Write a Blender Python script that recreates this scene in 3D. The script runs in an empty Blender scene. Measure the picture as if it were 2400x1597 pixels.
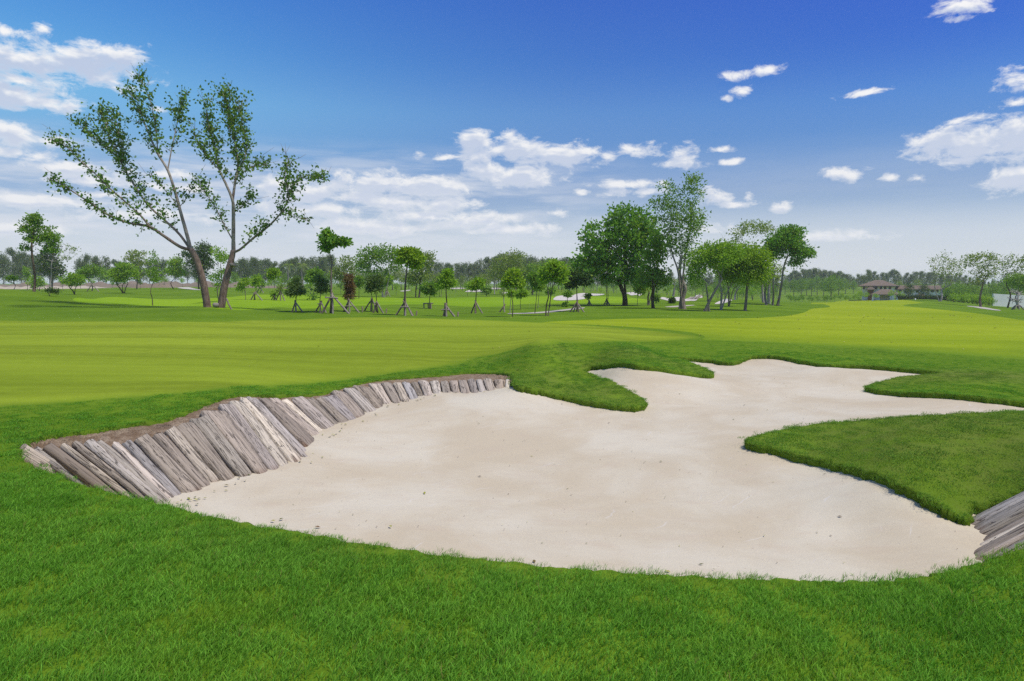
import bpy, math, random
import numpy as np
from mathutils import Vector, Matrix
from mathutils.geometry import delaunay_2d_cdt

# ------------------------------------------------------------------ camera, sky, sun, exposure
S = bpy.context.scene
COL = S.collection
R = math.radians
rng = np.random.default_rng(7)
random.seed(7)

F_PX, CU, CV, HOR = 1600.0, 1200.0, 798.5, 664.0      # photo is 2400 x 1597, 24 mm lens
CAM_Z = 1.65
PITCH = math.atan((CV - HOR) / F_PX)
cam_d = bpy.data.cameras.new('camera')
cam_d.lens, cam_d.sensor_width, cam_d.sensor_fit = 24.0, 36.0, 'HORIZONTAL'
cam_d.clip_start, cam_d.clip_end = 0.05, 9000
cam = bpy.data.objects.new('camera', cam_d)
COL.objects.link(cam)
cam.location = (0, 0, CAM_Z)
cam.rotation_euler = (math.pi / 2 - PITCH, 0, 0)
S.camera = cam

SUN_AZ, SUN_EL = R(116), R(62)                         # azimuth from +Y (towards +X), elevation
SUN_DIR = Vector((math.sin(SUN_AZ) * math.cos(SUN_EL), math.cos(SUN_AZ) * math.cos(SUN_EL), math.sin(SUN_EL)))
sun_d = bpy.data.lights.new('sun', 'SUN')
sun_d.energy, sun_d.angle, sun_d.color = 3.3, R(5), (1.0, 0.93, 0.82)
sun = bpy.data.objects.new('sun', sun_d)
COL.objects.link(sun)
sun.rotation_euler = SUN_DIR.to_track_quat('Z', 'Y').to_euler()
sun.location = (0, 0, 60)

S.view_settings.view_transform = 'Standard'
S.view_settings.look = 'None'
S.view_settings.exposure = 0.24
S.view_settings.gamma = 1.0
S.view_settings.use_curve_mapping = False
S.cycles.use_denoising = False
S.cycles.adaptive_threshold = 0.006
S.cycles.max_bounces = 6
S.cycles.transparent_max_bounces = 6
S.cycles.volume_bounces = 1


class NT:
    """tiny node-tree helper"""
    def __init__(self, nt):
        self.nt = nt
        self.N = nt.nodes
        self.L = nt.links

    def n(self, typ, **kw):
        nd = self.N.new(typ)
        ins = kw.pop('ins', {})
        for k, v in kw.items():
            setattr(nd, k, v)
        for k, v in ins.items():
            self.set(nd.inputs[k], v)
        return nd

    def set(self, sock, v):
        if isinstance(v, bpy.types.NodeSocket):
            self.L.new(v, sock)
        else:
            sock.default_value = v

    def math(self, op, a, b=0.0, c=None, clamp=False):
        nd = self.N.new('ShaderNodeMath')
        nd.operation = op
        nd.use_clamp = clamp
        self.set(nd.inputs[0], a)
        self.set(nd.inputs[1], b)
        if c is not None:
            self.set(nd.inputs[2], c)
        return nd.outputs[0]

    def vmath(self, op, a, b=None, c=None):
        nd = self.N.new('ShaderNodeVectorMath')
        nd.operation = op
        self.set(nd.inputs[0], a)
        if b is not None:
            self.set(nd.inputs[1], b)
        if c is not None:
            self.set(nd.inputs[2], c)
        return nd.outputs['Value'] if op in ('LENGTH', 'DOT_PRODUCT', 'DISTANCE') else nd.outputs['Vector']

    def mix(self, fac, a, b, mode='MIX'):
        nd = self.N.new('ShaderNodeMix')
        nd.data_type = 'RGBA'
        nd.blend_type = mode
        self.set(nd.inputs[0], fac)
        self.set(nd.inputs[6], a if isinstance(a, bpy.types.NodeSocket) else (*a[:3], 1))
        self.set(nd.inputs[7], b if isinstance(b, bpy.types.NodeSocket) else (*b[:3], 1))
        return nd.outputs[2]

    def ramp(self, fac, stops, interp='LINEAR'):
        nd = self.N.new('ShaderNodeValToRGB')
        cr = nd.color_ramp
        cr.interpolation = interp
        while len(cr.elements) < len(stops):
            cr.elements.new(0.5)
        for e, (p, c) in zip(cr.elements, stops):
            e.position = p
            e.color = (*c[:3], 1) if not isinstance(c, (int, float)) else (c, c, c, 1)
        self.set(nd.inputs[0], fac)
        return nd.outputs[0]

    def sstep(self, x, lo, hi, a=0.0, b=1.0):
        nd = self.N.new('ShaderNodeMapRange')
        nd.interpolation_type = 'SMOOTHSTEP'
        self.set(nd.inputs[0], x)
        nd.inputs[1].default_value, nd.inputs[2].default_value = lo, hi
        nd.inputs[3].default_value, nd.inputs[4].default_value = a, b
        return nd.outputs[0]

    def noise(self, vec, scale, detail=3.0, rough=0.55, dist=0.0):
        nd = self.N.new('ShaderNodeTexNoise')
        self.set(nd.inputs['Vector'], vec)
        nd.inputs['Scale'].default_value = scale
        nd.inputs['Detail'].default_value = detail
        nd.inputs['Roughness'].default_value = rough
        nd.inputs['Distortion'].default_value = dist
        return nd.outputs['Fac']

    def scaled(self, vec, s, rot=(0, 0, 0)):
        nd = self.N.new('ShaderNodeMapping')
        self.set(nd.inputs['Vector'], vec)
        nd.inputs['Scale'].default_value = s
        nd.inputs['Rotation'].default_value = rot
        return nd.outputs[0]


def px_dir(u, v):
    """world direction of a photo pixel"""
    a = (np.asarray(u, float) - CU) / F_PX
    b = -(np.asarray(v, float) - CV) / F_PX
    cp, sp = math.cos(PITCH), math.sin(PITCH)
    return np.stack([a, cp + b * sp, -sp + b * cp], -1)


# clouds seen in the photo: centre u, v, radius u, v, thickness
CLOUDS = [
    (60, 145, 120, 34, 1), (200, 150, 140, 48, 1), (295, 138, 55, 30, .9), (45, 228, 115, 32, 1), (60, 188, 55, 15, .8),
    (30, 315, 62, 26, .9), (12, 358, 40, 12, .7), (135, 330, 44, 14, .8), (95, 372, 42, 14, .8), (140, 392, 95, 14, .75),
    (100, 470, 150, 14, .75), (215, 425, 90, 12, .7), (380, 410, 80, 12, .7), (430, 440, 80, 12, .6), (340, 505, 170, 14, .65),
    (365, 258, 22, 10, .7), (60, 540, 130, 14, .5), (230, 455, 90, 10, .6),
    (715, 455, 90, 30, .8), (650, 435, 34, 22, .7), (720, 490, 130, 18, .7), (850, 465, 110, 14, .7),
    (1112, 327, 44, 24, .95), (1195, 328, 38, 18, .9), (1115, 366, 44, 20, .95), (1225, 355, 80, 26, 1), (1325, 362, 80, 26, 1),
    (1425, 368, 20, 14, .8), (1150, 402, 52, 24, 1), (1240, 415, 84, 22, 1), (1498, 353, 48, 16, .85), (1600, 366, 36, 20, .75),
    (1592, 385, 52, 11, .85), (980, 358, 17, 12, .7), (1040, 370, 26, 8, .5), (900, 427, 105, 24, .95), (1010, 437, 92, 22, .95),
    (930, 477, 110, 18, .85), (1050, 480, 74, 16, .8), (1120, 515, 100, 18, .8), (1215, 537, 100, 13, .65), (870, 532, 130, 18, .65),
    (990, 508, 110, 13, .65), (1305, 500, 22, 9, .6), (1470, 433, 74, 11, .85), (1455, 449, 44, 11, .75), (1520, 449, 46, 10, .75),
    (1365, 449, 20, 7, .8), (2255, 15, 62, 20, .6), (2240, 45, 40, 10, .45), (1727, 177, 32, 14, .8), (1800, 163, 34, 11, .6),
    (1742, 215, 21, 12, .75), (1707, 232, 14, 7, .6), (2030, 217, 54, 10, .75), (2392, 180, 52, 24, .85), (2400, 206, 32, 12, .8),
    (2200, 335, 84, 30, .95), (2290, 335, 100, 52, 1), (2395, 320, 90, 56, 1), (2370, 424, 80, 32, 1), (1970, 406, 58, 14, .85),
    (2090, 418, 24, 9, .7), (2152, 417, 24, 10, .75), (1690, 352, 32, 8, .65), (1710, 379, 29, 8, .65), (1670, 466, 44, 18, .85),
    (1715, 480, 50, 8, .7), (1752, 460, 12, 11, .65), (1835, 488, 24, 12, .7), (1960, 556, 100, 13, .45), (1650, 540, 60, 16, .4),
    (2240, 285, 24, 8, .5), (2385, 240, 26, 12, .5), (100, 65, 22, 12, .6), (6, 72, 18, 16, .7),
]


def az_el(u, v):
    d = px_dir(u, v)
    d = d / np.linalg.norm(d)
    return math.atan2(d[0], d[1]), math.asin(d[2])


def build_world():
    w = bpy.data.worlds.new('World')
    S.world = w
    w.use_nodes = True
    w.cycles.sampling_method = 'MANUAL'
    w.cycles.sample_map_resolution = 512
    nt = NT(w.node_tree)
    nt.N.clear()
    out = nt.n('ShaderNodeOutputWorld')
    bg = nt.n('ShaderNodeBackground')
    bg.inputs['Strength'].default_value = 0.12
    nt.L.new(bg.outputs[0], out.inputs[0])
    sky = nt.n('ShaderNodeTexSky', sky_type='NISHITA', sun_disc=False)
    sky.sun_elevation, sky.sun_rotation = SUN_EL, SUN_AZ
    sky.air_density, sky.dust_density, sky.ozone_density = 1.0, 0.6, 3.0
    tc = nt.n('ShaderNodeTexCoord')
    d = tc.outputs['Generated']
    sep = nt.n('ShaderNodeSeparateXYZ', ins={0: d})
    az = nt.math('ARCTAN2', sep.outputs[0], sep.outputs[1])
    el = nt.math('ARCSINE', sep.outputs[2])
    P = nt.n('ShaderNodeCombineXYZ', ins={0: az, 1: el, 2: 0.0}).outputs[0]
    # colour of the clear air: deep blue aloft, pale lavender at the horizon
    elev = nt.math('MULTIPLY', el, 2 / math.pi, clamp=True)
    tint = nt.ramp(elev, SKY_TINT)
    clear = nt.mix(1.0, sky.outputs[0], tint, 'MULTIPLY')
    lf = nt.math('MULTIPLY', nt.sstep(az, R(8), R(-42)), nt.sstep(elev, .05, .16))
    clear = nt.mix(lf, clear, nt.mix(1.0, clear, (2.3, 1.85, 1.25), 'MULTIPLY'))
    clear = nt.mix(nt.ramp(elev, [(0, .94), (.035, .70), (.075, .27), (.13, .06), (.2, 0.0)], 'EASE'), clear, HORIZON_COL)
    rf = nt.math('MULTIPLY', nt.sstep(az, R(-4), R(36)), nt.sstep(elev, .09, .2))
    clear = nt.mix(rf, clear, nt.mix(1.0, clear, (.45, .70, .97), 'MULTIPLY'))
    # cloud cover
    Pn = nt.scaled(P, (1.0, 1.9, 1.0))
    fb = nt.noise(Pn, 26.0, 9.0, 0.66, 0.35)
    def cover(Pq, fbq):
        m = None
        for (u, v, ru, rv, th) in CLOUDS:
            th = th * (.66 if ru < 62 and th < .92 else 1.0)       # the small clouds are thin
            a0, e0 = az_el(u, v)
            ra = max(abs(az_el(u + ru, v)[0] - a0), 1e-4)
            re = max(abs(az_el(u, v - rv)[1] - e0), 1e-4)
            sx, sy = 1 / (ra * 1.25), 1 / (re * 1.3)
            q = nt.vmath('MULTIPLY_ADD', Pq, (sx, sy, 0), (-a0 * sx, -e0 * sy, 0))
            L = nt.vmath('LENGTH', q)
            L = nt.math('MULTIPLY_ADD', L, -th ** .5, th ** .5)        # th at the heart, 0 on the rim
            m = L if m is None else nt.math('SMOOTH_MAX', m, L, 0.15)
        return nt.math('MULTIPLY_ADD', nt.math('SUBTRACT', fbq, 0.5), 3.3, nt.math('MULTIPLY', m, 1.25))
    dens = cover(P, fb)
    above = nt.vmath('ADD', P, (0.004, 0.0095, 0))
    dens_up = cover(above, nt.noise(nt.scaled(above, (1.0, 1.9, 1.0)), 26.0, 3.0, 0.55, 0.25))
    # scattered cloud all round, outside what the photo shows
    P2 = nt.scaled(d, (1, 1, 2.6))
    wide = nt.noise(P2, 3.2, 7.0, 0.58, 0.2)
    away = nt.math('MAXIMUM', nt.sstep(nt.math('ABSOLUTE', az), R(40), R(50)), nt.sstep(el, R(25), R(34)))
    wide = nt.math('MULTIPLY', nt.math('MULTIPLY', nt.math('SUBTRACT', wide, 0.53), 6.0), away)
    dens = nt.math('MAXIMUM', dens, wide)
    alpha = nt.sstep(dens, -0.12, 0.85)
    # low veil of streaky stratus near the horizon
    st = nt.noise(nt.scaled(P, (1.0, 7.0, 1.0)), 7.0, 6.0, 0.6, 0.3)
    lowmask = nt.ramp(elev, [(0, .5), (.05, .9), (.09, .65), (.13, 0.0)], 'EASE')
    leftness = nt.sstep(az, R(16), R(-6), 0.08, 1.0)
    veil = nt.math('MULTIPLY', nt.math('MULTIPLY', nt.sstep(st, 0.37, 0.66), lowmask), leftness)
    # relief: brighter where the cover thins upwards, bluish grey below
    shade = nt.math('MULTIPLY', nt.sstep(dens_up, -.05, 0.8), nt.sstep(dens, .1, .8, .25, 1.0))
    ccol = nt.mix(shade, CLOUD_LIT, CLOUD_SHADE)
    # clouds fade into the horizon haze
    ccol = nt.mix(nt.ramp(elev, [(0, .8), (.08, .45), (.16, .15), (.25, 0)]), ccol, HORIZON_COL)
    c = nt.mix(nt.math('MULTIPLY', veil, 1.0), clear, VEIL_COL)
    c = nt.mix(nt.math('MULTIPLY', alpha, .96), c, ccol)
    nt.L.new(c, bg.inputs['Color'])


SKY_TINT = [(0.0, (.56, .63, .72)), (.08, (.22, .42, .68)), (.15, (.20, .54, .88)), (.24, (.052, .375, .98)), (.4, (.08, .33, .9)), (1.0, (.2, .4, .7))]
HORIZON_COL = (5.3, 5.5, 6.0)
CLOUD_LIT = (7.0, 6.9, 6.8)
CLOUD_SHADE = (3.5, 4.1, 5.4)
VEIL_COL = (4.9, 5.2, 5.8)
build_world()

# ------------------------------------------------------------------ helpers
def link(o, parent=None):
    COL.objects.link(o)
    if parent is not None:
        o.parent = parent
    return o


def tag(o, label=None, cat=None, group=None, kind=None):
    if label: o['label'] = label
    if cat: o['category'] = cat
    if group: o['group'] = group
    if kind: o['kind'] = kind
    return o


def empty(name, loc):
    o = bpy.data.objects.new(name, None)
    o.empty_display_size = 0.3
    o.location = loc
    return link(o)


def mesh_data(name, V, faces, smooth=True, attrs=None, mat_index=None):
    """faces: list of index arrays, each (n, k)"""
    V = np.asarray(V, np.float32)
    me = bpy.data.meshes.new(name)
    faces = [np.asarray(f, np.int32) for f in faces if len(f)]
    nl = sum(f.size for f in faces)
    npoly = sum(len(f) for f in faces)
    me.vertices.add(len(V))
    me.vertices.foreach_set('co', V.ravel())
    me.loops.add(nl)
    me.loops.foreach_set('vertex_index', np.concatenate([f.ravel() for f in faces]))
    me.polygons.add(npoly)
    tot = np.concatenate([np.full(len(f), f.shape[1], np.int32) for f in faces])
    st = np.concatenate([[0], np.cumsum(tot)[:-1]]).astype(np.int32)
    me.polygons.foreach_set('loop_start', st)
    me.polygons.foreach_set('use_smooth', np.full(npoly, bool(smooth)))
    if mat_index is not None:
        me.polygons.foreach_set('material_index', np.asarray(mat_index, np.int32))
    for k, a in (attrs or {}).items():
        at = me.attributes.new(k, 'FLOAT', 'POINT')
        at.data.foreach_set('value', np.asarray(a, np.float32))
    me.update(calc_edges=True)
    me.validate()
    return me


def mesh_obj(name, V, faces, mats, parent=None, smooth=True, attrs=None, loc=None, mat_index=None):
    me = mesh_data(name, V, faces, smooth, attrs, mat_index)
    for m in (mats if isinstance(mats, (list, tuple)) else [mats]):
        me.materials.append(m)
    o = bpy.data.objects.new(name, me)
    if loc is not None:
        o.location = loc
    return link(o, parent)


def unit(v):
    v = np.asarray(v, float)
    return v / (np.linalg.norm(v, axis=-1, keepdims=True) + 1e-9)


class Geo:
    """collects tubes, boxes and quads as one mesh"""
    def __init__(self):
        self.V, self.Q, self.T, self.A = [], [], [], []
        self.c = 0

    def add(self, V, Q=None, T=None, a=0.0):
        V = np.asarray(V, float)
        if Q is not None and len(Q): self.Q.append(np.asarray(Q) + self.c)
        if T is not None and len(T): self.T.append(np.asarray(T) + self.c)
        self.V.append(V)
        self.A.append(np.broadcast_to(np.asarray(a, float), (len(V),)))
        self.c += len(V)

    def tube(self, pts, rad, sides=6, a=0.0, wob=0.0):
        pts = np.asarray(pts, float)
        n = len(pts)
        rad = np.broadcast_to(np.asarray(rad, float), (n,))
        tan = np.gradient(pts, axis=0)
        tan = unit(tan)
        ref = np.array([0.31, 0.95, 0.12])
        u = unit(np.cross(tan, ref))
        v = np.cross(tan, u)
        th = np.arange(sides) / sides * 2 * np.pi
        rr = rad[:, None] * (1 + wob * rng.uniform(-1, 1, (n, sides)))
        ring = pts[:, None, :] + rr[..., None] * (np.cos(th)[None, :, None] * u[:, None, :] + np.sin(th)[None, :, None] * v[:, None, :])
        V = ring.reshape(-1, 3)
        i = np.arange(n - 1)[:, None] * sides
        j = np.arange(sides)[None, :]
        k = (j + 1) % sides
        Q = np.stack([i + j, i + k, i + sides + k, i + sides + j], -1).reshape(-1, 4)
        V = np.vstack([V, pts[-1] + tan[-1] * rad[-1] * .3])
        e = (n - 1) * sides
        T = np.stack([e + np.arange(sides), e + (np.arange(sides) + 1) % sides, np.full(sides, n * sides)], -1)
        aa = np.append(np.repeat(np.broadcast_to(np.asarray(a, float), (n,)), sides), np.broadcast_to(np.asarray(a, float), (n,))[-1])
        self.add(V, Q, T, aa)

    def box(self, c, s, rz=0.0):
        c, s = np.asarray(c, float), np.asarray(s, float) / 2
        B = np.array([[x, y, z] for z in (-1, 1) for y in (-1, 1) for x in (-1, 1)], float) * s
        ca, sa = math.cos(rz), math.sin(rz)
        B = np.stack([B[:, 0] * ca - B[:, 1] * sa, B[:, 0] * sa + B[:, 1] * ca, B[:, 2]], -1) + c
        self.add(B, [[0, 2, 3, 1], [4, 5, 7, 6], [0, 1, 5, 4], [2, 6, 7, 3], [0, 4, 6, 2], [1, 3, 7, 5]])

    def obj(self, name, mats, parent=None, smooth=True, attr=None, loc=None):
        V = np.vstack(self.V)
        fs = []
        if self.Q: fs.append(np.vstack(self.Q))
        if self.T: fs.append(np.vstack(self.T))
        at = {attr: np.concatenate(self.A)} if attr else None
        return mesh_obj(name, V, fs, mats, parent, smooth, at, loc)


def spline(pts, n, closed=False):
    """Catmull-Rom through pts, n points per span"""
    p = np.asarray(pts, float)
    if closed:
        q = np.vstack([p[-1], p, p[0], p[1]])
    else:
        q = np.vstack([2 * p[0] - p[1], p, 2 * p[-1] - p[-2]])
    out = []
    t = np.linspace(0, 1, n, endpoint=False)[:, None]
    for i in range(1, len(q) - 2):
        a, b, c, d = q[i - 1], q[i], q[i + 1], q[i + 2]
        out.append(.5 * (2 * b + (c - a) * t + (2 * a - 5 * b + 4 * c - d) * t ** 2 + (3 * b - a - 3 * c + d) * t ** 3))
    if not closed:
        out.append(p[-1:])
    return np.vstack(out)


def inside(poly, pts):
    """points in polygon"""
    poly = np.asarray(poly)[:, :2]
    x, y = pts[:, 0], pts[:, 1]
    res = np.zeros(len(pts), bool)
    lo, hi = poly.min(0), poly.max(0)
    idx = np.nonzero((x >= lo[0]) & (x <= hi[0]) & (y >= lo[1]) & (y <= hi[1]))[0]
    if not len(idx):
        return res
    px, py = x[idx], y[idx]
    r = np.zeros(len(idx), bool)
    a = poly
    b = np.roll(poly, -1, 0)
    for (x0, y0), (x1, y1) in zip(a, b):
        if y0 == y1:
            continue
        c = ((y0 > py) != (y1 > py)) & (px < (x1 - x0) * (py - y0) / (y1 - y0) + x0)
        r ^= c
    res[idx] = r
    return res


# ------------------------------------------------------------------ terrain heights
def P(u, v, z):
    """point of height z seen at photo pixel u, v"""
    d = px_dir(u, v)
    t = (z - CAM_Z) / d[..., 2]
    return np.array([0, 0, CAM_Z]) + d * np.asarray(t)[..., None]


def PD(u, v, y):
    """point at distance y seen at photo pixel u, v"""
    d = px_dir(u, v)
    return np.array([0, 0, CAM_Z]) + d * (np.asarray(y) / d[..., 1])[..., None]


PIX = [  # photo pixel, height of the ground there
    (30, 1070, 0), (153, 1013, 0), (306, 993, 0), (458, 952, .02), (540, 927, .02), (630, 925, -.05), (754, 922, -.22),
    (886, 888, -.25), (1018, 878, -.25), (1186, 878, -.25), (204, 1141, 0), (408, 1186, -.03), (815, 1268, -.08),
    (1325, 1328, -.1), (2038, 1363, -.1), (2400, 1290, -.02), (1700, 1354, -.1), (600, 1230, -.05),
    (1757, 1029, -.5), (2266, 1209, -.58), (2400, 968, -.18), (2200, 1080, -.26), (2000, 1010, -.33), (2400, 1080, -.20), (1950, 1080, -.5),
    (2035, 905, -.45), (2205, 874, -.3), (2400, 941, -.36), (2300, 900, -.28), (1780, 833, -.3), (2037, 856, -.3), (1580, 837, -.3),
    (1667, 878, -.45), (1400, 854, -.25), (1370, 868, -.38), (1505, 947, -.5), (1420, 942, -.48), (1273, 915, -.36), (1430, 905, -.36),
    (1200, 895, -.24), (1322, 799, .16), (1240, 805, .10), (1410, 806, .05), (1180, 840, -.1), (1330, 835, -.05), (1560, 835, -.25),
    (0, 958, 0), (0, 850, 0), (0, 750, .05), (300, 850, -.03), (600, 750, 0), (600, 850, -.1), (900, 800, -.08), (1200, 760, -.05), (1600, 795, -.2), (1480, 800, -.12),
    (0, 713, .45), (300, 722, .27), (480, 721, .3), (700, 735, .05), (950, 742, 0), (1200, 747, -.05), (0, 678, 1.2), (110, 690, .85), (200, 703, .5),
    (500, 709, -.05), (800, 715, -.1), (700, 690, 0), (300, 689, .3), (400, 673, .8), (80, 683, .35), (1000, 700, -.2), (1000, 680, -.1),
    (1300, 700, -.3), (1465, 717, -.3), (1602, 725, -.3), (1663, 728, -.35), (1748, 727, -.42), (1816, 717, -.5), (1300, 755, -.05), (1650, 748, -.25),
    (1850, 722, -.6), (2000, 707, -1.2), (2200, 704, -1.4), (2400, 728, -1.2), (2400, 850, -.38), (2100, 790, -.38), (1900, 815, -.3), (2400, 780, -.5),
    (2299, 722, -1.5), (1500, 690, -.2), (1590, 700, -.4), (1700, 700, -.6),
]
XYZ = [(0, 0, 0), (-3, 0, 0), (3, 0, 0), (0, -5, 0), (-8, -3, 0), (8, -3, 0), (0, 2, 0), (-3, 3, 0), (3, 3, -.02), (-8, 5, 0), (8, 5, .02), (12, 9, -.05), (5.95, 6.72, .03), (5.2, 6.72, -.30), (4.75, 6.7, -.51), (5.7, 5.6, .02), (4.5, 4.7, 0),
       (-28, 58, -.35), (-16, 52, -.3), (-6, 47, -.25), (-40, 66, .1), (3, 46, -.25), (-26, 45, .35), (-13, 43.5, .3),
       (62, 150, -3.2), (100, 150, -3.5), (95, 200, -3.3), (48, 142, -2.6), (80, 175, -3.4), (130, 190, -3),
       (0, -60, 0), (60, -30, 0), (-60, -30, 0)]
for a in range(-180, 180, 30):
    f = max(0, math.cos(R(a)))
    for r_, zz in ((320, -.3), (800, 0), (3000, 0)):
        side = math.sin(R(a))
        z_ = zz + (f * (-1.6 * max(side, 0) + 1.2 * max(-side, 0)) if r_ == 320 else 0)
        XYZ.append((r_ * math.sin(R(a)), r_ * math.cos(R(a)), z_))


def warp(p):
    r = np.linalg.norm(p, axis=-1, keepdims=True) + 1e-6
    return p / r * np.log1p(r / 3.0)


class RBF:
    def __init__(self, xy, z, warpf=warp, c=0.12, lam=1e-4):
        self.w = warpf
        q = warpf(np.asarray(xy, float))
        self.q, self.c = q, c
        n = len(q)
        A = np.zeros((n + 3, n + 3))
        A[:n, :n] = self.phi(np.linalg.norm(q[:, None] - q[None], axis=-1)) - lam * np.eye(n)
        A[:n, n] = 1
        A[:n, n + 1:] = q
        A[n:, :n] = A[:n, n:].T
        self.s = np.linalg.solve(A, np.concatenate([z, np.zeros(3)]))

    def phi(self, r):
        return np.sqrt(r * r + self.c ** 2)

    def __call__(self, xy):
        xy = np.asarray(xy, float).reshape(-1, 2)
        out = np.empty(len(xy))
        for i in range(0, len(xy), 20000):
            q = self.w(xy[i:i + 20000])
            out[i:i + 20000] = self.phi(np.linalg.norm(q[:, None] - self.q[None], axis=-1)) @ self.s[:-3] + self.s[-3] + q @ self.s[-2:]
        return out


_p = np.array([P(u, v, z) for u, v, z in PIX])
_x = np.array(XYZ, float)
_all = np.vstack([_p, _x])
ground_z = RBF(_all[:, :2], _all[:, 2])
_T = np.exp(np.linspace(math.log(1.2), math.log(2500), 700))


def hit(u, v, off=0.0):
    """first point of the ground along the ray of a photo pixel"""
    d = px_dir(np.atleast_1d(u), np.atleast_1d(v))
    d = d / d[:, 1:2]
    res = []
    for dd in d:
        pts = np.array([0, 0, CAM_Z]) + dd * _T[:, None]
        h = pts[:, 2] - ground_z(pts[:, :2]) - off
        k = np.nonzero(h < 0)[0]
        if not len(k):
            res.append(pts[-1]); continue
        k = k[0]
        if k == 0:
            res.append(pts[0]); continue
        a, b = h[k - 1], h[k]
        t = _T[k - 1] + (_T[k] - _T[k - 1]) * a / (a - b)
        for _ in range(3):      # refine
            p = np.array([0, 0, CAM_Z]) + dd * t
            e = p[2] - ground_z(p[None, :2])[0] - off
            sl = (b - a) / (_T[k] - _T[k - 1])
            t = t - e / sl
        res.append(np.array([0, 0, CAM_Z]) + dd * t)
    return np.array(res)

# ------------------------------------------------------------------ materials
def mat(name):
    m = bpy.data.materials.new(name)
    m.use_nodes = True
    nt = NT(m.node_tree)
    nt.N.clear()
    out = nt.n('ShaderNodeOutputMaterial')
    return m, nt, out


def principled(nt, out, col, rough=.8, spec=.25, normal=None):
    b = nt.n('ShaderNodeBsdfPrincipled')
    nt.set(b.inputs['Base Color'], col if isinstance(col, bpy.types.NodeSocket) else (*col, 1))
    nt.set(b.inputs['Roughness'], rough)
    b.inputs['Specular IOR Level'].default_value = spec
    if normal is not None:
        nt.L.new(normal, b.inputs['Normal'])
    nt.L.new(b.outputs[0], out.inputs[0])
    return b


def bump(nt, h, strength=.4, dist=.02):
    b = nt.n('ShaderNodeBump')
    b.inputs['Strength'].default_value = strength
    b.inputs['Distance'].default_value = dist
    nt.L.new(h, b.inputs['Height'])
    return b.outputs[0]


def attr(nt, name, typ='GEOMETRY'):
    a = nt.n('ShaderNodeAttribute', attribute_type=typ, attribute_name=name)
    return a.outputs['Fac']


def turf_mat(name, dark, light, dry_col, fine=55.0, streak=0.0, patch=.35, bumps=.5, streak_rot=0.0, rim=None):
    m, nt, out = mat(name)
    pos = nt.n('ShaderNodeNewGeometry').outputs['Position']
    big = nt.noise(pos, patch, 4, .55)
    mid = nt.noise(pos, 3.1, 4, .6)
    fin = nt.noise(pos, fine, 3, .65)
    c = nt.mix(nt.sstep(big, .32, .68), dark, light)
    c = nt.mix(nt.math('MULTIPLY', nt.sstep(mid, .3, .75), .45), c, tuple(x * .72 for x in dark))
    if streak:
        sv = nt.scaled(pos, (.10, 1.35, 1), (0, 0, streak_rot))
        s = nt.noise(sv, 1.5, 5, .62, .15)
        c = nt.mix(nt.math('MULTIPLY', nt.sstep(s, .36, .68), streak), c, tuple(x * .66 for x in dark))
        sv2 = nt.scaled(pos, (.05, .42, 1), (0, 0, streak_rot + .12))
        s2 = nt.noise(sv2, 1.0, 2, .5, .1)
        c = nt.mix(nt.math('MULTIPLY', nt.sstep(s2, .42, .6), streak * .7), c, tuple(x * 1.22 for x in light))
    v = nt.math('MULTIPLY_ADD', fin, .9, .55)
    mul = nt.n('ShaderNodeCombineColor', ins={0: v, 1: v, 2: v}).outputs[0]
    c = nt.mix(1.0, c, mul, 'MULTIPLY')
    if rim is not None:
        rm = nt.math('MULTIPLY', attr(nt, 'rim'), nt.math('MULTIPLY_ADD', mid, .9, .5), clamp=True)
        c = nt.mix(rm, c, rim)
    if dry_col is not None:
        d = nt.math('MULTIPLY', attr(nt, 'dry'), nt.sstep(mid, .35, .65, .35, 1.0), clamp=True)
        c = nt.mix(d, c, dry_col)
    principled(nt, out, c, .95, .03, bump(nt, fin, bumps, .03))
    return m


M = {}
M['rough'] = turf_mat('rough_turf', (.100, .185, .011), (.145, .240, .016), (.170, .195, .045), 48, .16, .22)
M['green'] = turf_mat('putting_turf', (.190, .265, .018), (.245, .318, .025), None, 60, .55, .12, .3, rim=(.115, .200, .013))
M['fairway'] = turf_mat('fairway_turf', (.215, .300, .012), (.300, .370, .020), None, 40, .30, .07, .25, .25, rim=(.115, .205, .013))
M['far_fairway'] = turf_mat('far_fairway_turf', (.165, .300, .010), (.240, .370, .016), None, 20, .30, .035, .25)
M['collar'] = turf_mat('collar_turf', (.085, .155, .016), (.105, .180, .020), None, 60, .2, .2, .25)


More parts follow.
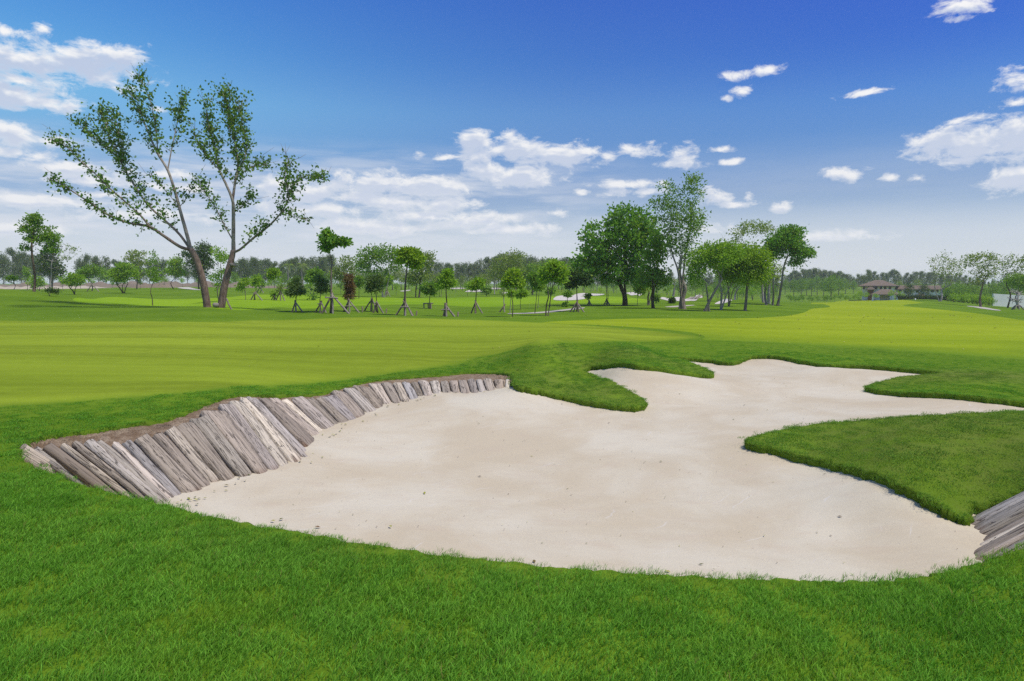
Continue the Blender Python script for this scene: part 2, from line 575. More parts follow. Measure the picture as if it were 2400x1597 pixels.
def sand_material():
    m, nt, out = mat('bunker_sand')
    pos = nt.n('ShaderNodeNewGeometry').outputs['Position']
    big = nt.noise(pos, .55, 5, .6, .4)
    mid = nt.noise(nt.scaled(pos, (1.2, 3.0, 1)), 1.6, 6, .65, .3)
    grain = nt.noise(pos, 95, 2, .7)
    c = nt.mix(nt.sstep(big, .35, .66), (.495, .425, .305), (.568, .518, .405))
    c = nt.mix(nt.math('MULTIPLY', nt.sstep(mid, .50, .76), .34), c, (.480, .385, .290))
    g = nt.math('MULTIPLY_ADD', grain, .42, .79)
    c = nt.mix(1.0, c, nt.n('ShaderNodeCombineColor', ins={0: g, 1: g, 2: g}).outputs[0], 'MULTIPLY')
    vor = nt.n('ShaderNodeTexVoronoi', feature='F1')
    vor.inputs['Scale'].default_value = 9
    nt.L.new(nt.scaled(pos, (1, 1.7, 1)), vor.inputs['Vector'])
    rnd = nt.n('ShaderNodeSeparateColor', ins={0: vor.outputs['Color']})
    speck = nt.math('MULTIPLY', nt.sstep(vor.outputs['Distance'], .10, .045), nt.math('GREATER_THAN', rnd.outputs[0], .66))
    c = nt.mix(nt.math('MULTIPLY', speck, .75), c, (.22, .14, .09))
    # faint rake scratches
    wv = nt.n('ShaderNodeTexWave', wave_type='BANDS')
    wv.inputs['Scale'].default_value = 1.9
    wv.inputs['Distortion'].default_value = 9
    wv.inputs['Detail'].default_value = 3
    wv.inputs['Detail Scale'].default_value = .8
    nt.L.new(nt.scaled(pos, (.5, 1, 1), (0, 0, .5)), wv.inputs['Vector'])
    scr = nt.math('MULTIPLY', nt.sstep(wv.outputs['Fac'], .985, 1.0), nt.sstep(nt.noise(pos, 1.7, 2), .55, .7))
    c = nt.mix(nt.math('MULTIPLY', scr, .5), c, (.62, .59, .545))
    h = nt.math('ADD', nt.math('MULTIPLY', grain, .35), nt.math('MULTIPLY', mid, 1.6))
    principled(nt, out, c, .95, .1, bump(nt, h, .35, .02))
    return m


def soil_material():
    m, nt, out = mat('dry_soil')
    pos = nt.n('ShaderNodeNewGeometry').outputs['Position']
    a = nt.noise(pos, 9, 5, .65)
    b = nt.noise(pos, 60, 4, .7)
    c = nt.mix(nt.sstep(a, .35, .65), (.25, .17, .105), (.44, .34, .235))
    c = nt.mix(nt.sstep(b, .42, .7), c, (.15, .10, .062))
    principled(nt, out, c, .95, .1, bump(nt, b, .9, .04))
    return m


def wood_material():
    m, nt, out = mat('weathered_timber')
    tc = nt.n('ShaderNodeTexCoord').outputs['Object']
    rnd = nt.n('ShaderNodeObjectInfo').outputs['Random']
    off = nt.n('ShaderNodeCombineXYZ', ins={0: nt.math('MULTIPLY', rnd, 37.0), 1: nt.math('MULTIPLY', rnd, 91.0), 2: 0.0}).outputs[0]
    p = nt.vmath('ADD', tc, off)
    base = nt.ramp(rnd, [(0, (0.444, 0.389, 0.317)), (.14, (0.293, 0.251, 0.208)), (.26, (0.565, 0.512, 0.417)), (.38, (0.217, 0.202, 0.195)), (.5, (0.404, 0.355, 0.299)),
                         (.62, (0.323, 0.310, 0.294)), (.74, (0.525, 0.468, 0.374)), (.86, (0.287, 0.241, 0.190)), (1, (0.424, 0.369, 0.313))])
    r2 = nt.math('FRACT', nt.math('MULTIPLY', rnd, 17.31))
    k = nt.math('MULTIPLY_ADD', nt.sstep(r2, 0, 1), .55, .62)
    base = nt.mix(1.0, base, nt.n('ShaderNodeCombineColor', ins={0: k, 1: k, 2: k}).outputs[0], 'MULTIPLY')
    g = nt.noise(nt.scaled(p, (.9, 24, 24)), 1.0, 6, .7, .35)
    g2 = nt.noise(nt.scaled(p, (4, 70, 70)), 1.0, 4, .75, .1)
    bl = nt.noise(nt.scaled(p, (2.2, 5, 5)), 1.0, 4, .6)
    c = nt.mix(nt.sstep(g, .40, .70), nt.mix(1.0, base, (1.3, 1.27, 1.24), 'MULTIPLY'), nt.mix(1.0, base, (.80, .77, .74), 'MULTIPLY'))
    c = nt.mix(nt.math('MULTIPLY', nt.sstep(g2, .56, .74), .7), c, nt.mix(1.0, base, (.42, .38, .35), 'MULTIPLY'))
    c = nt.mix(nt.math('MULTIPLY', nt.sstep(bl, .55, .75), .55), c, (.235, .185, .135))
    crack = nt.noise(nt.scaled(p, (1.1, 17, 17)), 1.0, 3, .6, .5)
    cr = nt.sstep(nt.math('ABSOLUTE', nt.math('SUBTRACT', crack, .5)), .022, .004)
    c = nt.mix(nt.math('MULTIPLY', cr, .8), c, (.055, .045, .038))
    vor = nt.n('ShaderNodeTexVoronoi', feature='F1')
    vor.inputs['Scale'].default_value = 1
    nt.L.new(nt.scaled(p, (7, 16, 16)), vor.inputs['Vector'])
    knot = nt.sstep(vor.outputs['Distance'], .17, .07)
    c = nt.mix(nt.math('MULTIPLY', knot, .28), c, (.07, .055, .045))
    # rain-washed moss and red rot where the cut ends meet the sand
    end = attr(nt, 'rot')
    c = nt.mix(nt.math('MULTIPLY', end, nt.sstep(g, .35, .6, .5, 1.0)), c, (.16, .082, .042))
    h = nt.math('SUBTRACT', nt.math('ADD', nt.math('MULTIPLY', g, .8), nt.math('MULTIPLY', g2, .5)), nt.math('MULTIPLY', cr, .7))
    principled(nt, out, c, .9, .15, bump(nt, h, .8, .018))
    return m


M['sand'] = sand_material()
M['soil'] = soil_material()
M['wood'] = wood_material()


def blade_material(name, root, tip, dry_c):
    m, nt, out = mat(name)
    pos = nt.n('ShaderNodeNewGeometry').outputs['Position']
    t = attr(nt, 'along')
    tone = attr(nt, 'tone')
    dry = attr(nt, 'dry', 'INSTANCER')
    patch = nt.noise(pos, 1.1, 4, .6)
    c = nt.mix(nt.sstep(t, .05, .75), root, tip)
    c = nt.mix(nt.math('MULTIPLY', nt.sstep(patch, .50, .72), .55), c, (.255, .400, .025))
    c = nt.mix(nt.math('MULTIPLY', nt.sstep(patch, .48, .30), .45), c, (.080, .240, .012))
    k = nt.math('MULTIPLY_ADD', tone, .8, .6)
    c = nt.mix(1.0, c, nt.n('ShaderNodeCombineColor', ins={0: k, 1: k, 2: k}).outputs[0], 'MULTIPLY')
    isdry = nt.math('MAXIMUM', nt.math('GREATER_THAN', tone, .972), nt.math('MULTIPLY', dry, nt.sstep(tone, .25, .8, .25, 1.0)), clamp=True)
    c = nt.mix(isdry, c, dry_c)
    d = nt.n('ShaderNodeBsdfPrincipled')
    nt.L.new(c, d.inputs['Base Color'])
    d.inputs['Roughness'].default_value = .55
    d.inputs['Specular IOR Level'].default_value = .08
    tr = nt.n('ShaderNodeBsdfTranslucent')
    nt.L.new(nt.mix(1.0, c, (1.15, 1.25, .55), 'MULTIPLY'), tr.inputs[0])
    ms = nt.n('ShaderNodeMixShader')
    ms.inputs[0].default_value = .45
    nt.L.new(d.outputs[0], ms.inputs[1])
    nt.L.new(tr.outputs[0], ms.inputs[2])
    nt.L.new(ms.outputs[0], out.inputs[0])
    return m


M['blade'] = blade_material('grass_blades', (.092, .232, .022), (.215, .465, .050), (.230, .240, .060))

# ------------------------------------------------------------------ outlines traced from the photo (pixels)
D = 1.01868
def dp(*pts):
    return np.array(pts, float) * D


LIP_TOP = dp((30, 1050), (42, 1025), (62, 1011), (100, 1003), (150, 996), (225, 987), (300, 975), (380, 964), (450, 937), (500, 918), (535, 910), (580, 907), (640, 908), (740, 904), (800, 887), (870, 873), (940, 867), (1000, 863), (1080, 857), (1150, 857), (1180, 864))
TURF1 = dp((1188, 884), (1215, 892), (1250, 899), (1310, 913), (1380, 926), (1440, 934), (1470, 933), (1481, 928), (1478, 918), (1462, 907), (1430, 890), (1390, 872), (1362, 861), (1344, 853), (1350, 846), (1368, 840), (1400, 838), (1470, 839), (1540, 849), (1600, 859), (1628, 862), (1638, 860), (1630, 851), (1605, 840), (1575, 829), (1550, 822),
           (1562, 821), (1600, 824), (1640, 828), (1662, 832), (1690, 832), (1706, 826), (1725, 819), (1760, 817), (1800, 820), (1850, 830), (1900, 838), (1950, 839), (2000, 840), (2060, 845), (2110, 850), (2150, 854), (2168, 857), (2140, 861), (2080, 866), (2030, 877), (2002, 886), (1996, 890), (2010, 894), (2060, 900), (2110, 902), (2180, 905), (2250, 912), (2300, 917.5), (2356, 924), (2420, 931), (2490, 938), (2520, 943), (2490, 947.5),
           (2356, 947), (2280, 950), (2200, 952), (2120, 957), (2000, 966), (1900, 973), (1820, 985), (1760, 998), (1727, 1008), (1721, 1013), (1740, 1021), (1800, 1034), (1900, 1058), (1970, 1075), (2050, 1100), (2110, 1130), (2160, 1160), (2200, 1182), (2224, 1188))
NEAR = dp((2356, 1264), (2300, 1284), (2240, 1301), (2170, 1318), (2100, 1330), (2000, 1338), (1850, 1335), (1650, 1330), (1450, 1318), (1250, 1302), (1000, 1275), (800, 1245), (600, 1210), (460, 1185), (390, 1165), (300, 1145), (200, 1119), (100, 1085), (48, 1062))
RWALL_XY = np.array([(4.56, 6.63), (5.1, 6.65), (5.55, 6.66), (5.98, 6.68), (5.95, 6.3), (5.75, 5.9), (5.5, 5.5), (5.05, 5.12), (4.45, 4.78), (3.8, 4.46)])     # out of frame to the right
n1, n2, n3 = len(LIP_TOP), len(TURF1), len(RWALL_XY)
outline_px = np.vstack([LIP_TOP, TURF1, NEAR])
kind_pt = np.concatenate([np.zeros(n1), np.ones(n2), np.full(n3, 2), np.full(len(NEAR), 3)])   # 0 plank wall, 1 far turf, 2 right plank wall, 3 near lip
SUB = 14
bw = hit(outline_px[:, 0], outline_px[:, 1])[:, :2]
bw = np.vstack([bw[:n1 + n2], RWALL_XY, bw[n1 + n2:]])
b_xy = spline(bw, SUB, closed=True)
b_kind = np.repeat(kind_pt, SUB)
nrm = np.roll(b_xy, -1, 0) - np.roll(b_xy, 1, 0)
nrm = unit(np.stack([-nrm[:, 1], nrm[:, 0]], -1))
_area = .5 * np.sum(b_xy[:, 0] * np.roll(b_xy[:, 1], -1) - np.roll(b_xy[:, 0], -1) * b_xy[:, 1])
b_in = nrm * (1 if _area > 0 else -1)                    # towards the sand
_s = np.arange(len(b_xy))
jit = sum(np.sin(_s * f + p) for f, p in ((.9, 1), (1.37, 2), (2.9, .4), (.43, 5))) * .011
b_xy = b_xy + b_in * jit[:, None]
b_z = ground_z(b_xy)
GREEN = dp((-160, 948), (-40, 945), (0, 938), (150, 928), (300, 916), (450, 904), (560, 892), (700, 886), (800, 876), (900, 862), (980, 850), (1060, 838), (1110, 822), (1180, 806), (1250, 796), (1320, 790), (1390, 788), (1450, 787), (1540, 785), (1595, 780), (1610, 775), (1560, 767), (1480, 759), (1380, 751), (1250, 742.5), (1100, 736), (950, 731), (850, 730), (760, 731.5), (600, 736), (480, 740), (300, 738), (0, 737), (-160, 737))
FAIR = np.array([(1265, 757.5), (1360, 751), (1500, 747), (1660, 747), (1760, 746), (1816, 743), (1850, 740), (1884, 733), (1904, 724), (1945, 720), (1930, 713), (1904, 710), (1960, 707), (2050, 705), (2140, 706), (2170, 709), (2116, 716), (2185, 724), (2290, 735), (2400, 752), (2480, 766), (2560, 800), (2520, 852), (2400, 843), (2300, 836), (2150, 825), (2000, 815), (1850, 806), (1720, 800), (1650, 797), (1652, 789), (1630, 782), (1600, 777), (1500, 768), (1400, 762)], float)
MIDF = np.array([(560, 727), (640, 721), (760, 721), (900, 715), (1000, 714), (1100, 719), (1180, 718), (1250, 712), (1420, 711), (1540, 708), (1490, 699), (1420, 695), (1300, 695), (1150, 697), (1000, 699), (850, 697), (700, 692), (600, 691), (520, 698), (390, 702), (250, 697), (170, 703), (320, 715), (430, 720)], float)


def world_poly(px, n):
    w = hit(px[:, 0], px[:, 1])[:, :2]
    return spline(w, n, closed=True)


green_xy, fair_xy, mid_xy = world_poly(GREEN, 8), world_poly(FAIR, 8), world_poly(MIDF, 6)


def inflate(poly, d):
    t = np.roll(poly, -1, 0) - np.roll(poly, 1, 0)
    n = unit(np.stack([t[:, 1], -t[:, 0]], -1))
    a = .5 * np.sum(poly[:, 0] * np.roll(poly[:, 1], -1) - np.roll(poly[:, 0], -1) * poly[:, 1])
    return poly + n * (d if a > 0 else -d)


def cut_loops(p):
    return p


# ------------------------------------------------------------------ ground sheet: rough, putting green, fairways, with the bunker cut out
def dry_field(xy):
    """dryness of the turf: the banks round the bunker are sun-browned"""
    d = np.zeros(len(xy))
    for cx, cy, rx, ry, s in ((6.2, 8.2, 3.6, 2.4, .62), (9.6, 14.3, 2.3, 1.0, .75), (1.3, 13.0, 2.4, 1.5, .45), (3.0, 16.0, 3.0, .8, .5), (.4, 4.4, 3.0, .45, .22)):
        q = ((xy[:, 0] - cx) / rx) ** 2 + ((xy[:, 1] - cy) / ry) ** 2
        d = np.maximum(d, s * np.exp(-q * .9))
    return d


def build_ground():
    pts = []
    r, k = 0.8, 0
    while r < 3000:
        st = .55 if r < 120 else .9
        a = np.radians(np.arange(-56, 56.01, st) + (k % 2) * st / 2)
        pts.append(np.stack([r * np.sin(a), r * np.cos(a)], -1))
        if k % 3 == 0:
            a = np.radians(np.arange(60, 300, 6))
            pts.append(np.stack([r * np.sin(a), r * np.cos(a)], -1))
        r *= 1.028
        k += 1
    a = np.radians(np.arange(0, 360, 3))
    pts.append(np.stack([3000 * np.sin(a), 3000 * np.cos(a)], -1))
    pts.append(np.array([[0, 0.01]]))
    g = np.vstack(pts)
    g = g[~inside(inflate(b_xy, .12), g)]
    polys = [b_xy, green_xy, fair_xy, mid_xy]
    allp, edges, c = [g], [], len(g)
    for p in polys:
        n = len(p)
        allp.append(p)
        edges += [(c + i, c + (i + 1) % n) for i in range(n)]
        c += n
    V2 = np.vstack(allp)
    out = delaunay_2d_cdt([Vector((float(x), float(y))) for x, y in V2], edges, [], 0, 1e-5)
    V = np.array([(v.x, v.y) for v in out[0]])
    T = np.array(out[2], np.int32)
    cen = V[T].mean(1)
    hole = inside(b_xy, cen)
    zone = np.zeros(len(T), int)
    zone[inside(mid_xy, cen)] = 3
    zone[inside(fair_xy, cen)] = 2
    zone[inside(green_xy, cen)] = 1
    zone[hole] = -1
    # counter-clockwise faces
    e1, e2 = V[T[:, 1]] - V[T[:, 0]], V[T[:, 2]] - V[T[:, 0]]
    flip = e1[:, 0] * e2[:, 1] - e1[:, 1] * e2[:, 0] < 0
    T[flip] = T[flip][:, ::-1]
    z = ground_z(V)
    V3 = np.column_stack([V, z])
    for k, nm, mt in ((0, 'ground', 'rough'), (1, 'putting_green', 'green'), (2, 'fairway', 'fairway'), (3, 'fairway', 'far_fairway')):
        t = T[zone == k]
        used, inv = np.unique(t, return_inverse=True)
        vv = V3[used]
        rim = np.zeros(len(vv))
        if k in (1, 2):
            pl = (green_xy, fair_xy)[k - 1]
            a, b = pl, np.roll(pl, -1, 0)
            for i0 in range(0, len(vv), 4000):
                q = vv[i0:i0 + 4000, None, :2]
                t = np.clip(((q - a) * (b - a)).sum(-1) / (((b - a) ** 2).sum(-1) + 1e-9), 0, 1)
                dd = np.linalg.norm(q - (a + (b - a) * t[..., None]), axis=-1).min(1)
                rim[i0:i0 + 4000] = np.clip(1 - dd / (.5 if k == 1 else 3.2), 0, 1) ** 1.3
            if k == 2:
                rim *= np.clip((27 - vv[:, 1]) / 5, 0, 1)
        o = mesh_obj(nm, vv, [inv.reshape(-1, 3)], M[mt], attrs={'dry': dry_field(vv[:, :2]), 'rim': rim})
        tag(o, kind='structure')
        # normals of the whole sheet, so that zone borders do not show a crease
        e = .05
        gx = (ground_z(vv[:, :2] + [e, 0]) - ground_z(vv[:, :2] - [e, 0])) / (2 * e)
        gy = (ground_z(vv[:, :2] + [0, e]) - ground_z(vv[:, :2] - [0, e])) / (2 * e)
        nn = unit(np.column_stack([-gx, -gy, np.ones(len(vv))]))
        o.data.normals_split_custom_set_from_vertices([Vector(x) for x in nn])


build_ground()

# ------------------------------------------------------------------ plank walls: matched (top, bottom) pixels of the joints
def z1(x, y): return (x / 2.9463, 960 + y / 2.9463)
def z2(x, y): return (500 + x / 2.9463, 860 + y / 2.9463)
J = [  # top px, bottom px, height of top, height of the foot
    (z1(140, 345), z1(560, 560), -.06, -.62), (z1(215, 275), z1(700, 590), -.06, -.62), (z1(335, 262), z1(820, 620), -.06, -.62), (z1(400, 258), z1(905, 640), -.06, -.63),
    (z1(470, 245), z1(1010, 655), -.06, -.64), (z1(560, 233), z1(1105, 668), -.06, -.64), (z1(680, 228), z1(1175, 668), -.06, -.64), (z1(752, 222), z1(1205, 650), -.06, -.65),
    (z1(850, 218), z1(1235, 632), -.06, -.66), (z1(925, 205), z1(1285, 602), -.06, -.66), (z1(1045, 175), z1(1415, 556), -.05, -.66), (z1(1145, 155), z1(1452, 528), -.05, -.67),
    (z1(1240, 135), z1(1545, 508), -.04, -.67), (z1(1340, 90), z1(1655, 483), -.03, -.68), (z1(1435, 50), z1(1785, 468), -.02, -.68), (z2(70, 288), z2(412, 738), -.01, -.68),
    (z2(150, 255), z2(482, 716), 0, -.68), (z2(200, 225), z2(556, 690), 0, -.68), (z2(222, 212), z2(640, 655), 0, -.68), (z2(265, 208), z2(668, 636), 0, -.67), (z2(330, 210), z2(658, 580), -.02, -.66),
    (z2(392, 225), z2(716, 497), -.09, -.65), (z2(470, 222), z2(752, 470), -.13, -.65), (z2(540, 220), z2(778, 448), -.15, -.64), (z2(640, 216), z2(858, 418), -.19, -.64), (z2(715, 220), z2(885, 402), -.23, -.63), (z2(760, 218), z2(955, 384), -.25, -.63),
    (z2(850, 188), z2(1008, 372), -.25, -.63), (z2(918, 162), z2(1066, 332), -.25, -.61), (z2(980, 146), z2(1140, 303), -.26, -.60), (z2(1080, 122), z2(1190, 275), -.27, -.58), (z2(1160, 118), z2(1248, 266), -.29, -.57),
    (z2(1235, 113), z2(1305, 258), -.30, -.56), (z2(1300, 110), z2(1368, 250), -.30, -.55), (z2(1360, 107), z2(1424, 222), -.30, -.53), (z2(1415, 104), z2(1464, 216), -.30, -.52), (z2(1490, 100), z2(1522, 206), -.31, -.51),
    (z2(1565, 98), z2(1580, 196), -.31, -.50), (z2(1622, 96), z2(1655, 198), -.31, -.50), (z2(1690, 94), z2(1710, 197), -.31, -.49), (z2(1752, 90), z2(1782, 192), -.31, -.48), (z2(1812, 87), z2(1836, 187), -.31, -.48),
    (z2(1860, 85), z2(1890, 182), -.31, -.47), (z2(1932, 83), z2(1955, 172), -.31, -.46), (z2(2020, 82), z2(2010, 160), -.31, -.45), (z2(2045, 90), z2(2058, 146), -.31, -.45)]
J_top = np.array([P(t[0], t[1], zt) for t, b, zt, zb in J])
J_bot = np.array([P(b[0], b[1], zb) for t, b, zt, zb in J])


def z3(x, y): return (2200 + x / 7.125, 1130 + y / 7.125)
RJ = [(z3(490, 628), z3(1560, 50), -.68, .02), (z3(535, 745), z3(1640, 190), -.68, .02), (z3(580, 850), z3(1700, 300), -.69, .02), (z3(660, 935), z3(1760, 400), -.70, .02),
      (z3(540, 1070), z3(1800, 480), -.72, .02), (z3(575, 1135), z3(1840, 560), -.72, .02), (z3(500, 1310), z3(1880, 640), -.72, .02), (z3(560, 1372), z3(1910, 730), -.72, .02), (z3(640, 1440), z3(1940, 830), -.72, .02)]
RJ_bot = np.array([P(b[0], b[1], zb) for b, t, zb, zt in RJ])
RJ_top = RJ_bot + np.array([1.36, .04, .72])       # the planks run up and away to the right, out of the frame

# ------------------------------------------------------------------ sand
def local(p):
    return np.asarray(p, float) * .35


_sp, _sz = [], []
dep = {0: .5, 1: .105, 2: .5, 3: .52}
for i in range(0, len(b_xy), 5):
    kk = int(b_kind[i])
    if kk in (0, 2) or b_xy[i, 0] > 4.6 and b_xy[i, 1] < 6.8:
        continue
    z = b_z[i] - dep[kk]
    _sp.append(b_xy[i]); _sz.append(z if kk != 3 else max(-.66, z - .06))
_sp += list(J_bot[1::2, :2]); _sz += list(J_bot[1::2, 2] + .03)
_sp += list(RJ_bot[:, :2]); _sz += list(RJ_bot[:, 2] + .03)
for f_, dz_ in ((.35, .22), (.8, .3), (1.25, .4)):          # under the right-hand planks
    q_ = RJ_bot + (RJ_top - RJ_bot) * f_
    _sp += list(q_[::2, :2]); _sz += list(q_[::2, 2] - dz_)
for u, v, z in ((900, 1150, -.74), (1300, 1150, -.78), (1700, 1200, -.78), (1300, 1050, -.72), (1600, 1020, -.66), (1000, 1020, -.68), (2000, 1250, -.76), (1800, 950, -.56), (2100, 935, -.5), (1950, 870, -.5), (1800, 870, -.52), (1560, 890, -.55), (1650, 940, -.60), (1450, 880, -.46)):
    p = P(u, v, z)
    _sp.append(p[:2]); _sz.append(z)
_sp, _sz = np.array(_sp), np.array(_sz)
_keep = np.concatenate([[True], [np.min(np.linalg.norm(_sp[:i] - _sp[i], axis=1)) > .1 for i in range(1, len(_sp))]])
sand_rbf = RBF(_sp[_keep], _sz[_keep], local, .05, 2e-3)


def sand_z(xy):
    xy = np.asarray(xy, float).reshape(-1, 2)
    z = sand_rbf(xy)
    out = ~inside(b_xy, xy)
    if out.any():
        z[out] = np.minimum(z[out], ground_z(xy[out]) - .09)
    return z


def build_sand():
    s = .11
    x0, y0 = b_xy.min(0) - .4
    x1, y1 = b_xy.max(0) + .4
    xs, ys = np.arange(x0, x1, s), np.arange(y0, y1, s)
    X, Y = np.meshgrid(xs, ys)
    xy = np.column_stack([X.ravel(), Y.ravel()])
    big = inside(inflate(b_xy, .22), xy) | inside(b_xy, xy)
    nx, ny = len(xs), len(ys)
    i = (np.arange(ny - 1)[:, None] * nx + np.arange(nx - 1)[None]).ravel()
    Q = np.stack([i, i + 1, i + nx + 1, i + nx], -1)
    Q = Q[big[Q].any(1)]
    used, inv = np.unique(Q, return_inverse=True)
    p = xy[used]
    z = sand_z(p)
    z += .006 * np.sin(p[:, 0] * 5.1 + np.sin(p[:, 1] * 3) * 2) * np.sin(p[:, 1] * 6.3 + 1)
    o = mesh_obj('sand', np.column_stack([p, z]), [inv.reshape(-1, 4)], M['sand'])
    tag(o, kind='structure')


build_sand()


def build_skirt():
    """turf edge: the cut sod that stands above the sand"""
    n = len(b_xy)
    steps = ((0, 0.0), (.022, .018), (.03, .06), (.015, .13), (-.03, .5))
    d = np.where(b_kind == 0, .05, 0)
    V = []
    for k, (inn, dn) in enumerate(steps):
        w = .012 * np.sin(_s * 1.3 + k * 2) if 0 < k < 4 else 0
        V.append(np.column_stack([b_xy + b_in * (inn + w)[:, None] if not np.isscalar(w) else b_xy + b_in * inn, b_z - dn]))
    V = np.vstack(V)
    i = np.arange(n)
    Q = np.vstack([np.stack([k * n + i, k * n + (i + 1) % n, (k + 1) * n + (i + 1) % n, (k + 1) * n + i], -1) for k in range(len(steps) - 1)])
    if _area < 0:
        Q = Q[:, ::-1]
    o = mesh_obj('turf_edge', V, [Q[:, ::-1]], M['rough'], attrs={'dry': np.full(len(V), .25)})
    tag(o, kind='structure')


build_skirt()


def build_soil(name, sel_kind, top, bot):
    """bare bank between the turf edge and the plank wall, running down behind the planks"""
    idx = np.nonzero(b_kind == sel_kind)[0]
    e = b_xy[idx] - b_in[idx] * .03
    ez = b_z[idx] - .035
    # foot of the bank: nearest place along the plank wall
    t = spline(np.array(top), 6)
    b = spline(np.array(bot), 6)
    cols = []
    for p, z in zip(e, ez):
        j = int(np.argmin(np.linalg.norm(t[:, :2] - p, axis=1)))
        tp, bp = t[j], b[j]
        ax = unit(tp - bp)
        nv = np.array([0, 0, 1.0])
        row = [np.array([p[0], p[1], z])]
        m_ = (row[0] + tp) / 2
        row.append(m_ + [0, 0, -.015 + .012 * math.sin(len(cols) * 1.9)])
        row.append(tp - nv * .05)
        for f in (.33, .66, 1.05):
            row.append(tp + (bp - tp) * f - nv * .17)
        cols.append(row)
    V = np.array(cols)
    n, k = V.shape[:2]
    i = (np.arange(n - 1)[:, None] * k + np.arange(k - 1)[None]).ravel()
    Q = np.stack([i, i + 1, i + k + 1, i + k], -1)
    o = mesh_obj(name, V.reshape(-1, 3), [Q], M['soil'])
    tag(o, kind='structure')


build_soil('soil_bank', 0, J_top, J_bot)


def build_plank(tl, tr, bl, br, root, thick=.10, over=.05, base=None):
    """one weathered sleeper; tl, tr its upper corners, bl, br its lower corners"""
    top, bot = (tl + tr) / 2, (bl + br) / 2
    ax = bot - top
    L = np.linalg.norm(ax)
    ax = ax / L
    side = (tr - tl) + (br - bl)
    side -= ax * side.dot(ax)
    side = unit(side)
    nv = np.cross(side, ax)
    if nv[2] < 0:
        nv = -nv
    w0 = abs((tr - tl).dot(side)) * .905
    w1 = abs((br - bl).dot(side)) * .905
    w0, w1 = max(w0, .07), max(w1, .07)
    lift = rng.uniform(-.012, .022)
    n = 8
    x0, x1 = -rng.uniform(0, .05), L + over + rng.uniform(0, .05)
    xs = np.linspace(x0, x1, n)
    f = np.clip((xs - x0) / (x1 - x0), 0, 1)
    hw = (w0 + (w1 - w0) * f) / 2
    wl = hw * (1 + rng.uniform(-.05, .04, n))
    wr = hw * (1 + rng.uniform(-.05, .04, n))
    prof = [(-1, -thick), (-1, -.022), (-.86, -.004), (-.3, .004), (.35, .006), (.88, -.005), (1, -.024), (1, -thick)]
    V, rot = [], []
    k = len(prof)
    bow = rng.uniform(-.012, .012) * np.sin(np.pi * f)
    for i in range(n):
        for j, (py, pz) in enumerate(prof):
            y = py * (wl[i] if py < 0 else wr[i])
            x = xs[i]
            if i == n - 1:
                x += rng.uniform(-.045, .025)
            if i == 0:
                x += rng.uniform(-.012, .02)
            V.append((x, y, pz + lift + bow[i] + rng.uniform(-.004, .004) - (.012 if i in (0, n - 1) else 0)))
            rot.append(1.0 if (i == n - 1 and rng.random() < .7) else .08 * (i == n - 2))
    i = (np.arange(n - 1)[:, None] * k + np.arange(k)[None]).ravel()
    j = np.where((i % k) == k - 1, i - k + 1, i + 1)
    Q = np.stack([i, j, j + k, i + k], -1)
    V += [(V[a][0], V[a][1], V[a][2]) for a in range(k)]          # end caps keep their own vertices
    c0 = n * k
    V += [V[(n - 1) * k + a] for a in range(k)]
    c1 = n * k + k
    rot += [.3] * k + [1.0] * k
    caps = np.array([list(range(c0, c0 + k))[::-1], list(range(c1, c1 + k))])
    me = mesh_data('plank', V, [Q, caps], True, {'rot': rot})
    me.materials.append(M['wood'])
    o = bpy.data.objects.new('plank', me)
    link(o, root)
    m = Matrix((ax, side, nv)).transposed().to_4x4()
    if m.to_3x3().determinant() < 0:
        m = Matrix((ax, -side, nv)).transposed().to_4x4()
    loc = top - base
    m.translation = Vector(loc)
    o.matrix_local = m
    return o


def plank_wall(name, label, tops, bots, over=.05):
    base = bots.mean(0)
    r = tag(empty(name, base), label, 'plank wall')
    for i in range(len(tops) - 1):
        build_plank(tops[i], tops[i + 1], bots[i], bots[i + 1], r, over=over, base=base)
    return r


plank_wall('plank_wall', 'long curving wall of weathered grey planks sloping down into the sand bunker below the putting green', J_top, J_bot)
plank_wall('plank_wall', 'short wall of weathered planks at the right edge of the bunker beside the olive turf bank', RJ_top, RJ_bot, .08)

# ------------------------------------------------------------------ grass blades (one mass, instanced tufts)
def tuft(name, nb, rad, h, w, lean, segs=3):
    V, Q, T, tn, al = [], [], [], [], []
    c = 0
    for _ in range(nb):
        r = rad * math.sqrt(rng.random())
        a = rng.uniform(0, 2 * math.pi)
        b = np.array([r * math.cos(a), r * math.sin(a), -.004])
        hh = h * rng.uniform(.55, 1.25)
        ww = w * rng.uniform(.7, 1.2)
        ld = rng.normal(.5, 1.15)
        ln = hh * lean * rng.uniform(.2, 1.4)
        L = np.array([math.cos(ld), math.sin(ld), 0])
        sd = rng.uniform(0, math.pi)
        Sx = np.array([math.cos(sd), math.sin(sd), 0])
        tone = rng.random()
        for i in range(segs):
            f = i / segs
            p = b + L * ln * f ** 1.8 + np.array([0, 0, hh * (f - .22 * lean * f * f)])
            q = ww * (1 - .55 * f) / 2
            V += [p - Sx * q, p + Sx * q]
            al += [f, f]
        V.append(b + L * ln + np.array([0, 0, hh * (1 - .22 * lean)]))
        al.append(1.0)
        for i in range(segs - 1):
            Q.append((c + 2 * i, c + 2 * i + 1, c + 2 * i + 3, c + 2 * i + 2))
        T.append((c + 2 * segs - 2, c + 2 * segs - 1, c + 2 * segs))
        k = 2 * segs + 1
        tn += [tone] * k
        c += k
    me = mesh_data(name, np.array(V), [np.array(Q), np.array(T)], True, {'tone': tn, 'along': al})
    me.materials.append(M['blade'])
    return bpy.data.objects.new(name, me)


def tuft_set(name, n, *a):
    c = bpy.data.collections.new(name)
    for i in range(n):
        c.objects.link(tuft('grass_tuft', *a))
    return c


